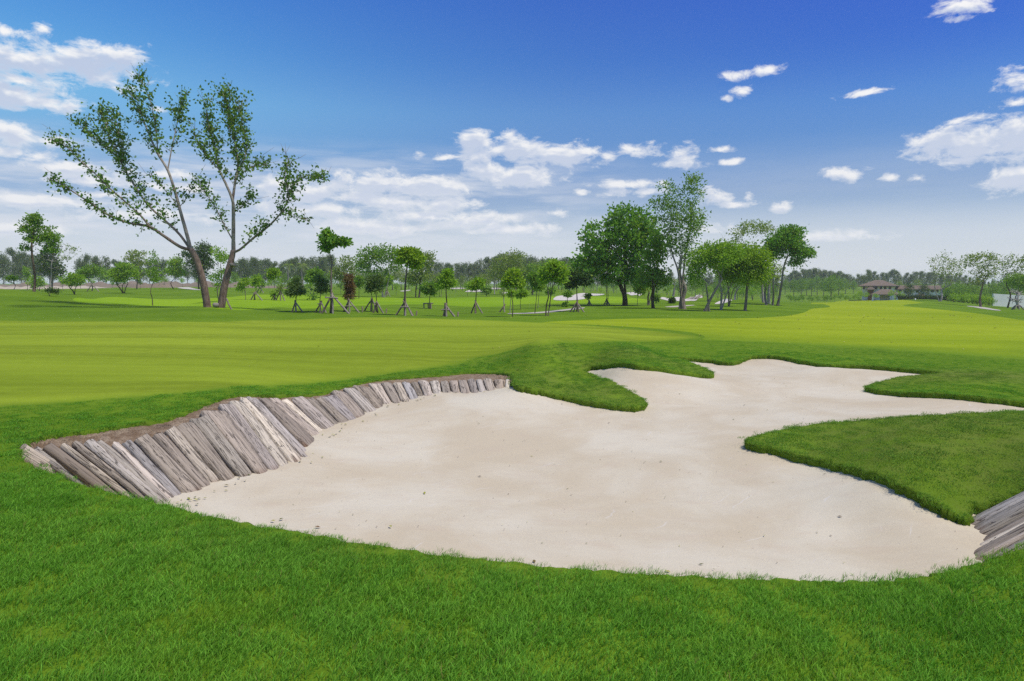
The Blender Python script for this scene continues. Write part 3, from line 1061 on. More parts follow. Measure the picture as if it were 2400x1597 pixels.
def scatter(name, xyz, scl, dry, coll):
    me = bpy.data.meshes.new(name)
    me.vertices.add(len(xyz))
    me.vertices.foreach_set('co', np.asarray(xyz, np.float32).ravel())
    for k, a in (('scl', scl), ('dry', dry)):
        at = me.attributes.new(k, 'FLOAT', 'POINT')
        at.data.foreach_set('value', np.asarray(a, np.float32))
    me.update()
    o = link(bpy.data.objects.new(name, me))
    g = bpy.data.node_groups.new(name, 'GeometryNodeTree')
    g.interface.new_socket('Geometry', in_out='INPUT', socket_type='NodeSocketGeometry')
    g.interface.new_socket('Geometry', in_out='OUTPUT', socket_type='NodeSocketGeometry')
    gi, go = g.nodes.new('NodeGroupInput'), g.nodes.new('NodeGroupOutput')
    iop = g.nodes.new('GeometryNodeInstanceOnPoints')
    ci = g.nodes.new('GeometryNodeCollectionInfo')
    ci.inputs['Collection'].default_value = coll
    ci.inputs['Separate Children'].default_value = True
    ci.inputs['Reset Children'].default_value = True
    rv = g.nodes.new('FunctionNodeRandomValue')
    rv.data_type = 'FLOAT_VECTOR'
    rv.inputs[0].default_value = (-.14, -.14, -.9)
    rv.inputs[1].default_value = (.14, .14, .9)
    na = g.nodes.new('GeometryNodeInputNamedAttribute')
    na.data_type = 'FLOAT'
    na.inputs['Name'].default_value = 'scl'
    L = g.links.new
    L(gi.outputs[0], iop.inputs['Points'])
    L(ci.outputs[0], iop.inputs['Instance'])
    iop.inputs['Pick Instance'].default_value = True
    L(rv.outputs[0], iop.inputs['Rotation'])
    L(na.outputs['Attribute'], iop.inputs['Scale'])
    L(iop.outputs[0], go.inputs[0])
    mod = o.modifiers.new('scatter', 'NODES')
    mod.node_group = g
    return tag(o, kind='stuff')


def noise2(xy, s, seed):
    """smooth value noise"""
    r = np.random.default_rng(seed)
    tab = r.random((64, 64))
    q = np.asarray(xy) * s
    i = np.floor(q).astype(int)
    f = q - i
    f = f * f * (3 - 2 * f)
    g = lambda a, b: tab[(i[:, 0] + a) % 64, (i[:, 1] + b) % 64]
    return (g(0, 0) * (1 - f[:, 0]) + g(1, 0) * f[:, 0]) * (1 - f[:, 1]) + (g(0, 1) * (1 - f[:, 0]) + g(1, 1) * f[:, 0]) * f[:, 1]


def rough_points(r0, r1, dens, amax):
    n = int(dens * (r1 ** 2 - r0 ** 2) * R(amax))
    r = np.sqrt(rng.uniform(r0 ** 2, r1 ** 2, n))
    a = rng.uniform(-R(amax), R(amax), n)
    xy = np.column_stack([r * np.sin(a), r * np.cos(a)])
    xy = xy[~inside(b_xy, xy)]
    for p in (inflate(green_xy, -.02), fair_xy):
        xy = xy[~inside(p, xy)]
    return xy


def build_grass():
    near = tuft_set('near_tufts', 14, 125, .115, .041, .0036, .8)
    midc = tuft_set('mid_tufts', 10, 110, .16, .026, .0055, .8, 2)
    edge = tuft_set('edge_tufts', 10, 34, .05, .033, .0040, 1.0, 2)
    xy = rough_points(1.5, 7.2, 150, 54)
    z = ground_z(xy)
    d = dry_field(xy)
    nz = noise2(xy, .9, 3) * .6 + noise2(xy, 2.7, 4) * .4
    sc = .86 + .42 * nz
    rr = np.linalg.norm(xy, axis=1)
    far_side = xy[:, 1] > 5.6
    sc[far_side & (np.abs(xy[:, 0]) > 0)] *= .72
    lip = np.min(np.linalg.norm(xy[:, None] - b_xy[::6][None], axis=-1), axis=1)
    sc *= .62 + .38 * np.clip(lip / .45, 0, 1)          # trimmed along the sand
    scatter('grass', np.column_stack([xy, z]), sc, d * .8 + .04 * rng.random(len(xy)), near)
    xy = rough_points(6.8, 24, 72, 50)
    rr = np.linalg.norm(xy, axis=1)
    xy = xy[rng.random(len(xy)) < np.clip((25 - rr) / 9, 0, 1)]
    rr = np.linalg.norm(xy, axis=1)
    z = ground_z(xy)
    sc = (.7 + .5 * noise2(xy, 1.1, 9)) * np.clip(1.15 - rr / 60, .6, 1.1)
    near_b = np.min(np.linalg.norm(xy[:, None] - b_xy[::6][None], axis=-1), axis=1)
    sc *= np.where(near_b < 1.2, 1.0, .62)
    scatter('grass', np.column_stack([xy, z]), sc, dry_field(xy), midc)
    # sod edge of the bunker
    pts, s_, dd = [], [], []
    n = len(b_xy)
    seg = np.linalg.norm(np.roll(b_xy, -1, 0) - b_xy, axis=1)
    for i in range(n):
        k = b_kind[i]
        d_cam = np.linalg.norm(b_xy[i])
        cnt = rng.poisson(seg[i] * (80 if k == 1 else 44))
        for _ in range(cnt):
            f = rng.random()
            p = b_xy[i] * (1 - f) + b_xy[(i + 1) % n] * f
            down = rng.random() ** 1.5 * (.085 if k == 1 else .03)
            q = p + b_in[i] * (rng.uniform(-.05, .012) + (.02 if down > .02 else 0))
            pts.append((q[0], q[1], b_z[i] - down))
            s_.append(rng.uniform(.6, 1.15) * (1.0 if k != 3 else .62))
            dd.append(float(dry_field(q[None])[0]) + (.15 if rng.random() < .3 else 0))
    scatter('grass', np.array(pts), s_, dd, edge)


build_grass()


def build_litter():
    """dead leaves and clippings lying on the sand, and yellow leaves on the mown turf"""
    V, Q, tn = [], [], []
    c = 0

    def leaf(p, L, W, tone):
        nonlocal c
        a = rng.uniform(0, 2 * math.pi)
        d = np.array([math.cos(a), math.sin(a), rng.uniform(-.1, .25)]) * L / 2
        s = np.array([-math.sin(a), math.cos(a), 0]) * W / 2
        up = np.array([0, 0, W * rng.uniform(.15, .45)])
        V.extend([p - d + [0, 0, .003], p - s + up, p + d + [0, 0, .003], p + s + up])
        Q.append((c, c + 1, c + 2, c + 3))
        tn.extend([tone] * 4)
        c += 4

    lo, hi = b_xy.min(0), b_xy.max(0)
    xy = rng.uniform(lo, hi, (1500, 2))
    xy = xy[inside(inflate(b_xy, -.2), xy)][:330]
    z = sand_z(xy)
    for p, zz in zip(xy, z):
        big = rng.random() < .12
        leaf(np.array([p[0], p[1], zz + .009]), rng.uniform(.03, .06) if big else rng.uniform(.012, .03), rng.uniform(.012, .025) if big else rng.uniform(.006, .014), rng.random())
    for i in range(0, len(J_bot), 1):
        for _ in range(rng.integers(0, 4)):
            p = J_bot[i] + np.array([rng.uniform(.05, .3), rng.uniform(-.2, .1), 0])
            leaf(np.array([p[0], p[1], float(sand_z(p[None, :2])[0]) + .012]), rng.uniform(.03, .07), rng.uniform(.02, .035), rng.uniform(.4, 1))
    for u, v in ((1252, 1316), (640, 1238), (745, 1248), (915, 1238), (1565, 1335), (995, 1152), (660, 1232), (1255, 930), (1720, 970)):
        p = P(u, v, -.72) if v > 1000 else P(u, v, -.5)
        leaf(np.array([p[0], p[1], float(sand_z(p[None, :2])[0]) + .012]), .06, .03, rng.uniform(.3, 1))
    for lo_, hi_, n in (((1150, 740), (2350, 830), 90), ((100, 760), (1500, 880), 28)):
        for _ in range(n):
            u, v = rng.uniform(lo_[0], hi_[0]), lo_[1] + (hi_[1] - lo_[1]) * rng.random() ** 1.7
            p = hit(u, v)[0]
            if inside(b_xy, p[None, :2])[0] or p[1] > 60:
                continue
            s = .12 * p[1] / 30
            leaf(p + [0, 0, .02], s * rng.uniform(.6, 1.2), s * rng.uniform(.4, .7), rng.uniform(.75, 1))
    m, nt, out = mat('dead_leaf')
    principled(nt, out, nt.ramp(attr(nt, 'tone'), [(0, (.06, .035, .02)), (.35, (.16, .085, .035)), (.6, (.10, .13, .03)), (.8, (.30, .30, .06)), (1, (.45, .42, .16))]), .7, .2)
    o = mesh_obj('leaf_litter', np.array(V), [np.array(Q)], m, attrs={'tone': tn})
    tag(o, kind='stuff')


build_litter()

# ------------------------------------------------------------------ foliage and bark
def leaf_material(name, dark, light, trans=.35, yellow=(.24, .30, .03), yfrac=.9):
    m, nt, out = mat(name)
    tone = attr(nt, 'tone')
    pos = nt.n('ShaderNodeNewGeometry').outputs['Position']
    big = nt.noise(pos, .9, 3, .6)
    t = nt.math('ADD', nt.math('MULTIPLY', tone, .75), nt.math('MULTIPLY', nt.math('SUBTRACT', big, .5), .9), clamp=True)
    c = nt.mix(t, dark, light)
    c = nt.mix(nt.math('MULTIPLY', nt.math('GREATER_THAN', tone, yfrac), .6), c, yellow)
    b = nt.n('ShaderNodeBsdfPrincipled')
    nt.L.new(c, b.inputs['Base Color'])
    b.inputs['Roughness'].default_value = .5
    b.inputs['Specular IOR Level'].default_value = .1
    tr = nt.n('ShaderNodeBsdfTranslucent')
    nt.L.new(nt.mix(1.0, c, (1.35, 1.4, .6), 'MULTIPLY'), tr.inputs[0])
    ms = nt.n('ShaderNodeMixShader')
    ms.inputs[0].default_value = trans
    nt.L.new(b.outputs[0], ms.inputs[1])
    nt.L.new(tr.outputs[0], ms.inputs[2])
    nt.L.new(ms.outputs[0], out.inputs[0])
    return m


def bark_material(name, c0, c1, pale=(.42, .39, .35), scale=2.2):
    m, nt, out = mat(name)
    tc = nt.n('ShaderNodeTexCoord').outputs['Object']
    a = nt.noise(nt.scaled(tc, (5, 5, 1.4)), scale, 6, .68, .3)
    b = nt.noise(tc, 2.3, 4, .6)
    c = nt.mix(nt.sstep(a, .36, .66), c0, c1)
    p = attr(nt, 'pale')
    c = nt.mix(nt.math('MULTIPLY', p, nt.sstep(b, .28, .62, .15, 1.0)), c, pale)
    principled(nt, out, c, .9, .15, bump(nt, a, .9, .05))
    return m


M['leaf_big'] = leaf_material('broad_leaf', (0.071, 0.159, 0.028), (0.179, 0.317, 0.051), .3)
M['leaf_dense'] = leaf_material('glossy_leaf', (0.074, 0.188, 0.028), (0.265, 0.504, 0.060), .32, yfrac=.86)  # larger yellow share: sunlit highlights of the crown put into leaf colour
M['leaf_bright'] = leaf_material('bright_leaf', (0.161, 0.303, 0.029), (0.378, 0.564, 0.063), .42)
M['leaf_lime'] = leaf_material('lime_leaf', (0.169, 0.297, 0.025), (0.371, 0.530, 0.057), .45)
M['leaf_mid'] = leaf_material('mid_leaf', (0.113, 0.232, 0.035), (0.276, 0.442, 0.065), .38)
M['leaf_olive'] = leaf_material('olive_leaf', (0.149, 0.229, 0.052), (0.337, 0.426, 0.098), .38, (.27, .27, .08))
M['leaf_dark'] = leaf_material('dark_leaf', (0.035, 0.080, 0.022), (0.096, 0.173, 0.042), .22)
M['leaf_pine'] = leaf_material('casuarina_needles', (.115, .165, .078), (.215, .275, .145), .35, (.24, .25, .13))
M['leaf_pine_green'] = leaf_material('young_casuarina_needles', (0.090, 0.158, 0.050), (0.198, 0.296, 0.090), .3)
M['leaf_brown'] = leaf_material('dry_needles', (0.144, 0.082, 0.038), (0.288, 0.180, 0.090), .3, (.20, .22, .07), .8)
M['bark_brown'] = bark_material('brown_bark', (.075, .052, .038), (.190, .140, .105))
M['bark_grey'] = bark_material('grey_bark', (.100, .082, .065), (.270, .225, .180))
M['bark_dark'] = bark_material('dark_bark', (.035, .027, .021), (.105, .080, .060))
M['bark_pale'] = bark_material('pale_bark', (.210, .185, .155), (.430, .390, .340))
M['pole'] = bark_material('stake_wood', (.105, .080, .060), (.270, .215, .165), scale=4)


def leaves(C, n, spread, L, W, out_from=None, droop=.15, needle=False, up=.35):
    """C: clump centres (k, 3); n leaves per clump. returns V, Q, tone"""
    C = np.asarray(C, float)
    k = len(C)
    n = max(1, int(n))
    cen = np.repeat(C, n, 0)
    off = rng.normal(0, 1, (k * n, 3)) * np.asarray(spread)
    pos = cen + off
    if out_from is not None:
        o = unit(pos - out_from)
    else:
        o = np.zeros_like(pos)
    d = unit(unit(off) * .8 + o * .5 + rng.normal(0, .55, pos.shape) + [0, 0, -droop])
    ref = rng.normal(0, 1, pos.shape)
    ref[:, 2] *= .5
    s = unit(np.cross(d, ref + [0, 0, up]))
    nv = np.cross(s, d)
    l = L * rng.uniform(.6, 1.3, (len(pos), 1))
    w = W * rng.uniform(.7, 1.25, (len(pos), 1))
    p0 = pos - d * l * .5
    p2 = pos + d * l * .5
    fold = nv * w * rng.uniform(.1, .3, (len(pos), 1))
    p1 = pos + d * l * .04 + s * w * .5 + fold
    p3 = pos + d * l * .04 - s * w * .5 + fold
    V = np.stack([p0, p1, p2, p3], 1).reshape(-1, 3)
    Q = np.arange(len(pos) * 4).reshape(-1, 4)
    base = np.repeat(rng.uniform(.0, .35, k), n)
    tone = np.clip(base + rng.uniform(0, .75, len(pos)), 0, 1)
    return V, Q, np.repeat(tone, 4)


def crown_points(blobs, K, shell=.55):
    """well spread clump centres inside a union of ellipsoids"""
    vol = np.array([b[3] * b[4] * b[5] for b in blobs]) ** .75
    cnt = np.maximum(1, np.round(K * vol / vol.sum())).astype(int)
    pts = []
    for b, c in zip(blobs, cnt):
        cen, rad = np.array(b[:3]), np.array(b[3:6])
        mine = []
        for _ in range(c):
            best, bd = None, -1
            for _ in range(9):
                q = unit(rng.normal(0, 1, 3)) * (rng.uniform(shell, 1.0) if rng.random() < .72 else rng.uniform(.1, shell))
                if mine:
                    dd = min(np.linalg.norm(q - m) for m in mine)
                else:
                    dd = 1
                dd *= 1.0 - .25 * (q[2] < -.5)
                if dd > bd:
                    best, bd = q, dd
            mine.append(best)
        pts += [cen + m * rad for m in mine]
    return np.array(pts)


def grow_limbs(g, trunk, r_top, tips, sides=5, r_tip=.012, pale=.0, sag=.12, hi=.35):
    """limbs from the trunk to every clump; each starts at the nearest fitting node"""
    nodes = [(p, r_top * 1.0) for p in trunk]
    nodes = nodes[int(len(nodes) * hi):]
    npos = [n[0] for n in nodes]
    nrad = [n[1] for n in nodes]
    top = trunk[-1]
    order = np.argsort(np.linalg.norm(tips - top, axis=1))
    for i in order:
        t = tips[i]
        A = np.array(npos)
        dv = t - A
        cost = np.linalg.norm(dv, axis=1) + np.maximum(0, A[:, 2] - t[2] + .15 * np.linalg.norm(dv, axis=1)) * 1.6
        j = int(np.argmin(cost))
        a, ra = A[j], nrad[j]
        L = np.linalg.norm(t - a)
        r0 = min(ra * .72, max(r_tip * 1.6, .022 * L + r_tip))
        side = rng.normal(0, .09, 3) * L
        pts = [a]
        for f in (.33, .66):
            q = a + (t - a) * f + side * math.sin(math.pi * f) + np.array([0, 0, sag * L * math.sin(math.pi * f) * (.6 if t[2] > a[2] else 1)])
            pts.append(q)
        pts.append(t)
        rr = [r0, r0 * .8, r0 * .58, max(r_tip * .6, r0 * .3)]
        g.tube(pts, rr, sides, pale)
        npos += pts[1:]
        nrad += rr[1:]


def px_tree(label, cat, base, trunk, tw, blobs, K, n, leaf, rc, lm, bm, d=None, name='tree', group=None, pale=0.0, leaf_w=.55, shell=.55,
            flat=.75, droop=.15, needle=False, extra_trunks=(), depth=.85, bare=(), hi=.35, twig=None, up=.35, taper=.55):
    """a tree placed by photo pixels: base (u, v), trunk and crown given in pixels, then built in metres at its own distance"""
    if d is None:
        b = hit(*base)[0]
    else:
        b = PD(base[0], base[1], d)
        b[2] = ground_z(b[None, :2])[0]
    dist = b[1]
    m = dist / F_PX
    def rel(u, v, dy=0.0):
        q = PD(u, v, dist)
        return q - b + np.array([0, dy, 0])
    root = tag(empty(name, b), label, cat, group)
    g = Geo()
    def trunk_tube(tr, w):
        pts = [np.array([*(rel(*tr[0])[:2] * [1, 0]), -.12])] + [rel(u, v, rng.normal(0, .012) * dist * .3) for u, v in tr[1:]]
        if len(pts) < 3:
            pts.insert(1, (pts[0] + pts[1]) / 2 + [rng.normal(0, .02), 0, 0])
        pts = spline(np.array(pts), 4)
        rr = .62 * w * m / 2 * np.linspace(1.0, taper, len(pts))
        rr[0] *= 1.35
        if len(rr) > 2: rr[1] *= 1.1
        g.tube(pts, rr, 8, np.linspace(0, pale, len(pts)), .07)
        return pts, rr[-1]
    tp, rt = trunk_tube([base] + list(trunk), tw)
    mains = [tp]
    for (tr, w) in extra_trunks:
        p2, _ = trunk_tube(tr, w)
        mains.append(p2)
    bl = []
    for q in blobs:
        u, v, ru, rv = q[:4]
        dy = (q[4] if len(q) > 4 else rng.uniform(-.12, .12)) * ru * m
        c = rel(u, v, dy)
        bl.append((*c, ru * m, ru * m * depth, rv * m))
    parts = []
    if bl:
        C = crown_points(bl, K, shell)
        lim = np.vstack([tpt[int(len(tpt) * hi):] for tpt in mains])
        grow_limbs(g, lim, rt, C, 5, max(.006, (twig or .9) * m * .5), pale, hi=0.0)
        cen = np.mean([q[:3] for q in bl], 0)
        V, Q, tn = leaves(C, n, np.array([rc * m, rc * m, rc * m * flat]), leaf * m, leaf * m * leaf_w, cen, droop, up=up)
        parts.append((V, Q, tn))
    for (u, v, ru, rv, kk) in bare:      # leafless fine twigs
        Cb = crown_points([(*rel(u, v), ru * m, ru * m * .8, rv * m)], kk, .7)
        grow_limbs(g, np.vstack(mains), rt, Cb, 4, max(.005, .35 * m), pale, hi=.4)
    g.obj('trunk', M[bm], root, True, 'pale')
    if parts:
        V = np.vstack([p[0] for p in parts])
        Q = np.vstack([p[1] + sum(len(x[0]) for x in parts[:i]) for i, p in enumerate(parts)])
        mesh_obj('crown', V, [Q], M[lm], root, True, {'tone': np.concatenate([p[2] for p in parts])})
    return root


def copy_thing(root, loc, s=1.0, rz=0.0, label=None, group=None):
    r = root.copy()
    COL.objects.link(r)
    r.location, r.scale, r.rotation_euler = loc, (s, s, s), (0, 0, rz)
    if label: r['label'] = label
    if group: r['group'] = group
    for c in root.children:
        q = c.copy()
        COL.objects.link(q)
        q.parent = r
        for e in c.children:
            x = e.copy()
            COL.objects.link(x)
            x.parent = q
    return r


# ------------------------------------------------------------------ the tall twin-trunked tree on the left
def big_tree():
    b = hit(501, 721)[0]
    dist = b[1]
    m = dist / F_PX
    root = tag(empty('tree', b), 'tall sparse tree with two bare trunks forming a V beyond the putting green', 'tree')
    g = Geo()

    def rel(u, v, dy=0.0):
        q = PD(u, v, dist + dy)
        return q - b

    def limb(px, w0, w1, dy0, dy1, pale0, pale1, start=None, base=False):
        n = len(px)
        f = np.linspace(0, 1, n)
        pts = [rel(u, v, dy0 + (dy1 - dy0) * t) for (u, v), t in zip(px, f)]
        if base:
            pts[0] = pts[0] - [0, 0, .25]
        pts = spline(np.array(pts), 5)
        r = np.linspace(.47 * w0, max(.47 * w1, .9), len(pts)) * m / 2
        if base:
            r[0] *= 1.25
        g.tube(pts, r, 10 if w0 > 12 else 6, np.linspace(pale0, pale1, len(pts)), .05)
        return pts, r

    L1, _ = limb([(488, 722), (476, 662), (461, 611), (447, 584)], 37, 28, 0, -.2, 0, .15, base=True)
    R1, _ = limb([(516, 722), (527, 668), (541, 613), (547, 588)], 38, 25, 0, .3, 0, .15, base=True)
    br = []   # points, first leafy fraction, twig length px, density per px
    def leafy(px, w0, w1, dy0, dy1, lo, tl, den, p0=.5, p1=.9):
        p, r = limb(px, w0, w1, dy0, dy1, p0, p1)
        br.append((p, lo, tl, den))
    leafy([(447, 586), (438, 550), (425, 504), (410, 449), (393, 399), (370, 361), (349, 315), (332, 272), (313, 235), (301, 209)], 19, 3, -.2, .6, .55, 44, .40)
    leafy([(393, 399), (402, 352), (413, 300), (426, 240)], 7, 2.5, .2, 1.2, .2, 40, .42)
    leafy([(370, 361), (366, 310), (356, 250), (340, 205), (322, 180)], 6, 2, .3, -.6, .15, 34, .40)
    leafy([(447, 586), (421, 578), (379, 550), (349, 531), (303, 523), (261, 508), (219, 481), (181, 456), (139, 430), (114, 420)], 17, 3, -.2, -2.2, .22, 26, .33, .1, .5)
    leafy([(352, 533), (328, 504), (290, 470), (252, 437), (227, 411), (189, 378), (160, 348), (132, 335)], 10, 3, -1.0, -1.8, .1, 34, .40, .3, .8)
    leafy([(447, 586), (421, 550), (391, 521), (349, 483), (316, 437), (286, 386), (261, 336), (248, 294), (238, 256)], 13, 3, -.2, 1.4, .12, 40, .46, .2, .9)
    leafy([(290, 388), (255, 350), (215, 320), (182, 296)], 5, 2, 1.1, 1.4, .2, 40, .42)
    leafy([(300, 412), (282, 350), (278, 310), (268, 274)], 5, 2, .8, 2.0, .2, 38, .42)
    leafy([(425, 500), (404, 466), (379, 437), (350, 405)], 4, 1.5, .1, -.6, .1, 22, .26, .6, .9)
    leafy([(420, 487), (440, 460), (456, 430)], 4, 1.5, .2, .8, .2, 22, .36)
    leafy([(547, 592), (547, 546), (547, 500), (545, 470), (532, 437), (513, 395), (501, 336), (488, 289), (480, 240)], 20, 3, .3, -.6, .48, 40, .50)
    leafy([(545, 472), (551, 428), (558, 386), (551, 336), (543, 285), (530, 239), (521, 216)], 13, 3, .2, .8, .1, 40, .56)
    leafy([(551, 428), (577, 353), (568, 298), (564, 246)], 8, 2.5, .3, 1.5, .1, 36, .52)
    leafy([(513, 397), (488, 372), (468, 345), (456, 318)], 6, 2, -.4, -1.5, .1, 38, .48)
    leafy([(547, 500), (572, 480), (590, 462)], 5, 2, .3, .2, .1, 30, .55)
    leafy([(553, 420), (585, 395), (618, 388)], 5, 1.5, .3, -.8, .1, 30, .42)
    leafy([(547, 592), (564, 584), (593, 559), (631, 529), (661, 496), (678, 462), (690, 428), (724, 411), (757, 422)], 13, 2.5, .3, -1.6, .12, 30, .42, .2, .9)
    leafy([(661, 496), (690, 508), (715, 514)], 4, 1.5, -1, -1.6, .1, 22, .40)
    leafy([(678, 462), (668, 415), (676, 372)], 6, 2, -1.1, -.4, .1, 34, .48)
    leafy([(547, 566), (522, 521), (505, 487), (484, 454), (468, 426)], 7, 2, .3, -1.2, .15, 28, .42)
    # twigs and their sprays of leaves
    C = []
    for pts, lo, tl, den in br:
        seg = np.linalg.norm(np.diff(pts, axis=0), axis=1)
        cum = np.concatenate([[0], np.cumsum(seg)])
        Lm = cum[-1]
        cnt = int(Lm * (1 - lo) / m * den * .7)
        for _ in range(cnt):
            s = Lm * (lo + (1 - lo) * rng.random() ** .85)
            i = min(np.searchsorted(cum, s) - 1, len(pts) - 2)
            i = max(i, 0)
            p = pts[i] + (pts[i + 1] - pts[i]) * ((s - cum[i]) / seg[i])
            tan = unit(pts[i + 1] - pts[i])
            d = unit(tan * .5 + unit(rng.normal(0, 1, 3) * [1, 1, .6]) * .8 + [0, 0, .35])
            l = tl * .84 * m * rng.uniform(.25, 1.05)
            bend = rng.normal(0, .18, 3) * l
            q = [p, p + d * l * .5 + bend * .5, p + d * l + bend + [0, 0, .1 * l]]
            if rng.random() < .8:
                g.tube(q, [.015, .010, .005], 4, .4)
            for f in np.linspace(.35, 1.0, 1 + int(l / (11 * m))):
                C.append(q[0] + (q[2] - q[0]) * f + bend * .4 * f)
    # bare twig ends on the windward side
    for pts, lo, tl, den in br:
        for _ in range(4):
            p = pts[-rng.integers(1, max(2, len(pts) // 2))]
            d = unit(unit(pts[-1] - pts[0]) + rng.normal(0, .5, 3) + [-.2, 0, .1])
            l = rng.uniform(20, 60) * m
            k = rng.normal(0, .12, 3) * l
            g.tube([p, p + d * l * .5 + k, p + d * l + k * .5], [.014, .01, .005], 3, .3)
    C = np.array(C)
    V, Q, tn = leaves(C, 4, np.array([5.2, 5.2, 4.4]) * m, 7.6 * m, 5.4 * m, None, .1)
    g.obj('trunk', M['bark_twin'], root, True, 'pale')
    mesh_obj('crown', V, [Q], M['leaf_big'], root, True, {'tone': tn})
    # sawn stump of a third stem between the trunks, pale cut face to the viewer; a sawn knot higher on the right trunk
    def cut(u, v, dy, ru, lng):
        c = rel(u, v, dy)
        k = Geo()
        k.tube([c + [0, .5, -.05], c + [0, .2, -.02], c + [0, 0, 0]], [ru * m * 1.05, ru * m, ru * m * .96], 14, .35, .04)
        k.obj('sawn_limb', M['bark_grey'], root, True, 'pale')
    cut(503, 715, -.45, 5.6, .5)
    cut(541, 620, -.22, 4.2, .3)


M['bark_twin'] = bark_material('lichen_bark', (.105, .068, .050), (.235, .165, .125), (.47, .44, .38), 2.6)
big_tree()

# ------------------------------------------------------------------ trees around the course, placed one by one
X = px_tree
# right-hand cluster
X('broad dense round-crowned tree with a dark leaning trunk, left of the tall airy tree', 'tree', (1465, 717), [(1463, 695), (1455, 675), (1447, 655)], 21,
  [(1420, 575, 62, 62), (1470, 535, 55, 48), (1385, 610, 44, 42), (1500, 590, 52, 62), (1440, 630, 62, 34), (1505, 530, 36, 40), (1480, 650, 34, 22), (1368, 628, 26, 26), (1455, 500, 24, 20)],
  260, 34, 9.0, 8.0, 'leaf_dense', 'bark_dark', extra_trunks=[([(1467, 716), (1466, 690), (1463, 660)], 12)], leaf_w=.62, depth=1.0, hi=.6)
X('small dark-trunked tree with yellow-green top growing between the round tree and the tall airy tree', 'tree', (1531, 723), [(1529, 700), (1528, 670), (1527, 640)], 13,
  [(1535, 600, 24, 46), (1525, 645, 28, 34), (1550, 655, 20, 30), (1512, 660, 20, 20), (1545, 570, 16, 26)], 90, 22, 8.0, 6.5, 'leaf_mid', 'bark_dark', leaf_w=.6)
X('slim grey forked tree standing half hidden behind the small dark-trunked tree', 'tree', (1519, 716), [(1520, 695), (1521, 684), (1512, 672)], 7,
  [(1500, 668, 18, 12), (1518, 660, 16, 14)], 26, 16, 6.5, 5, 'leaf_mid', 'bark_grey', extra_trunks=[([(1520, 692), (1530, 680), (1538, 668)], 5)])
X('tall airy tree with small scattered leaves and a kinked dark lower trunk', 'tree', (1602, 725), [(1601, 700), (1606, 680), (1603, 665), (1594, 640), (1595, 600)], 19,
  [(1575, 470, 26, 34), (1625, 450, 24, 46), (1600, 520, 46, 48), (1560, 500, 24, 40), (1632, 520, 24, 34), (1598, 580, 36, 40), (1568, 560, 22, 34), (1560, 440, 14, 18), (1618, 420, 12, 16), (1540, 475, 12, 20)],
  230, 24, 5.4, 7.0, 'leaf_mid', 'bark_grey', pale=.8, extra_trunks=[([(1601, 668), (1588, 640), (1577, 600), (1568, 550)], 8), ([(1594, 640), (1606, 600), (1618, 540), (1622, 480)], 7)], leaf_w=.6, hi=.45, depth=.8)
X('low spreading olive-green tree with a leaning mossy trunk, just right of the tall airy tree', 'tree', (1651, 730), [(1663, 705), (1676, 680), (1690, 655)], 12,
  [(1650, 610, 34, 30), (1690, 600, 34, 30), (1630, 645, 22, 24), (1720, 590, 24, 18), (1670, 585, 26, 14)], 190, 34, 5.8, 7.5, 'leaf_bright', 'bark_grey', pale=.5,
  extra_trunks=[([(1663, 706), (1657, 680), (1652, 655)], 7)], bare=[(1700, 570, 34, 30, 26)])
X('pale-limbed lime-green tree second in the low spreading group', 'tree', (1690, 727), [(1690, 700), (1690, 680), (1685, 660), (1690, 635)], 9,
  [(1700, 625, 30, 26), (1730, 610, 26, 24), (1715, 645, 26, 18)], 130, 34, 5.6, 7.5, 'leaf_lime', 'bark_pale', pale=.6, extra_trunks=[([(1690, 690), (1710, 670), (1728, 660)], 6)])
X('thin straight-trunked tree further back in the low spreading group', 'tree', (1708, 719), [(1709, 700), (1707, 680), (1704, 655)], 7,
  [(1712, 640, 26, 22), (1735, 648, 20, 18)], 90, 30, 5.6, 7, 'leaf_bright', 'bark_grey', extra_trunks=[([(1709, 700), (1716, 682), (1726, 672)], 4)])
X('bright lime-green round tree with a leaning brown trunk in front of the dark umbrella tree', 'tree', (1746, 729), [(1752, 700), (1755, 670), (1757, 640)], 11,
  [(1755, 605, 40, 30), (1775, 640, 30, 30), (1735, 630, 24, 30), (1790, 615, 18, 24)], 200, 38, 5.6, 7.5, 'leaf_lime', 'bark_grey', leaf_w=.6)
X('tall half-bare umbrella-topped tree behind the lime-green round tree', 'tree', (1790, 706), [(1788, 680), (1782, 640), (1772, 600)], 9,
  [(1770, 530, 42, 11), (1740, 545, 30, 12), (1800, 540, 24, 14), (1725, 572, 26, 12)], 95, 14, 5.0, 5.5, 'leaf_olive', 'bark_pale', d=74, pale=.6, hi=.7, bare=[(1765, 575, 46, 34, 40)])
X('dark flat-topped umbrella tree on tall forked trunks at the right end of the group', 'tree', (1822, 717), [(1829, 690), (1832, 660), (1836, 630), (1842, 600)], 10,
  [(1838, 570, 40, 19), (1876, 592, 28, 12), (1812, 592, 20, 16), (1852, 545, 27, 11), (1866, 614, 14, 7)], 210, 36, 6.2, 6.4, 'leaf_dense', 'bark_grey', pale=.4,
  extra_trunks=[([(1811, 716), (1812, 690), (1808, 665), (1815, 620)], 8), ([(1797, 712), (1798, 690), (1795, 660)], 9)], hi=.7)
X('cluster-stemmed pale grey tree deep inside the right-hand group', 'tree', (1802, 711), [(1801, 690), (1805, 665), (1812, 640)], 11, [(1810, 640, 26, 24), (1790, 655, 20, 16)], 50, 18, 5.2, 6, 'leaf_olive', 'bark_pale', d=70, pale=.5)
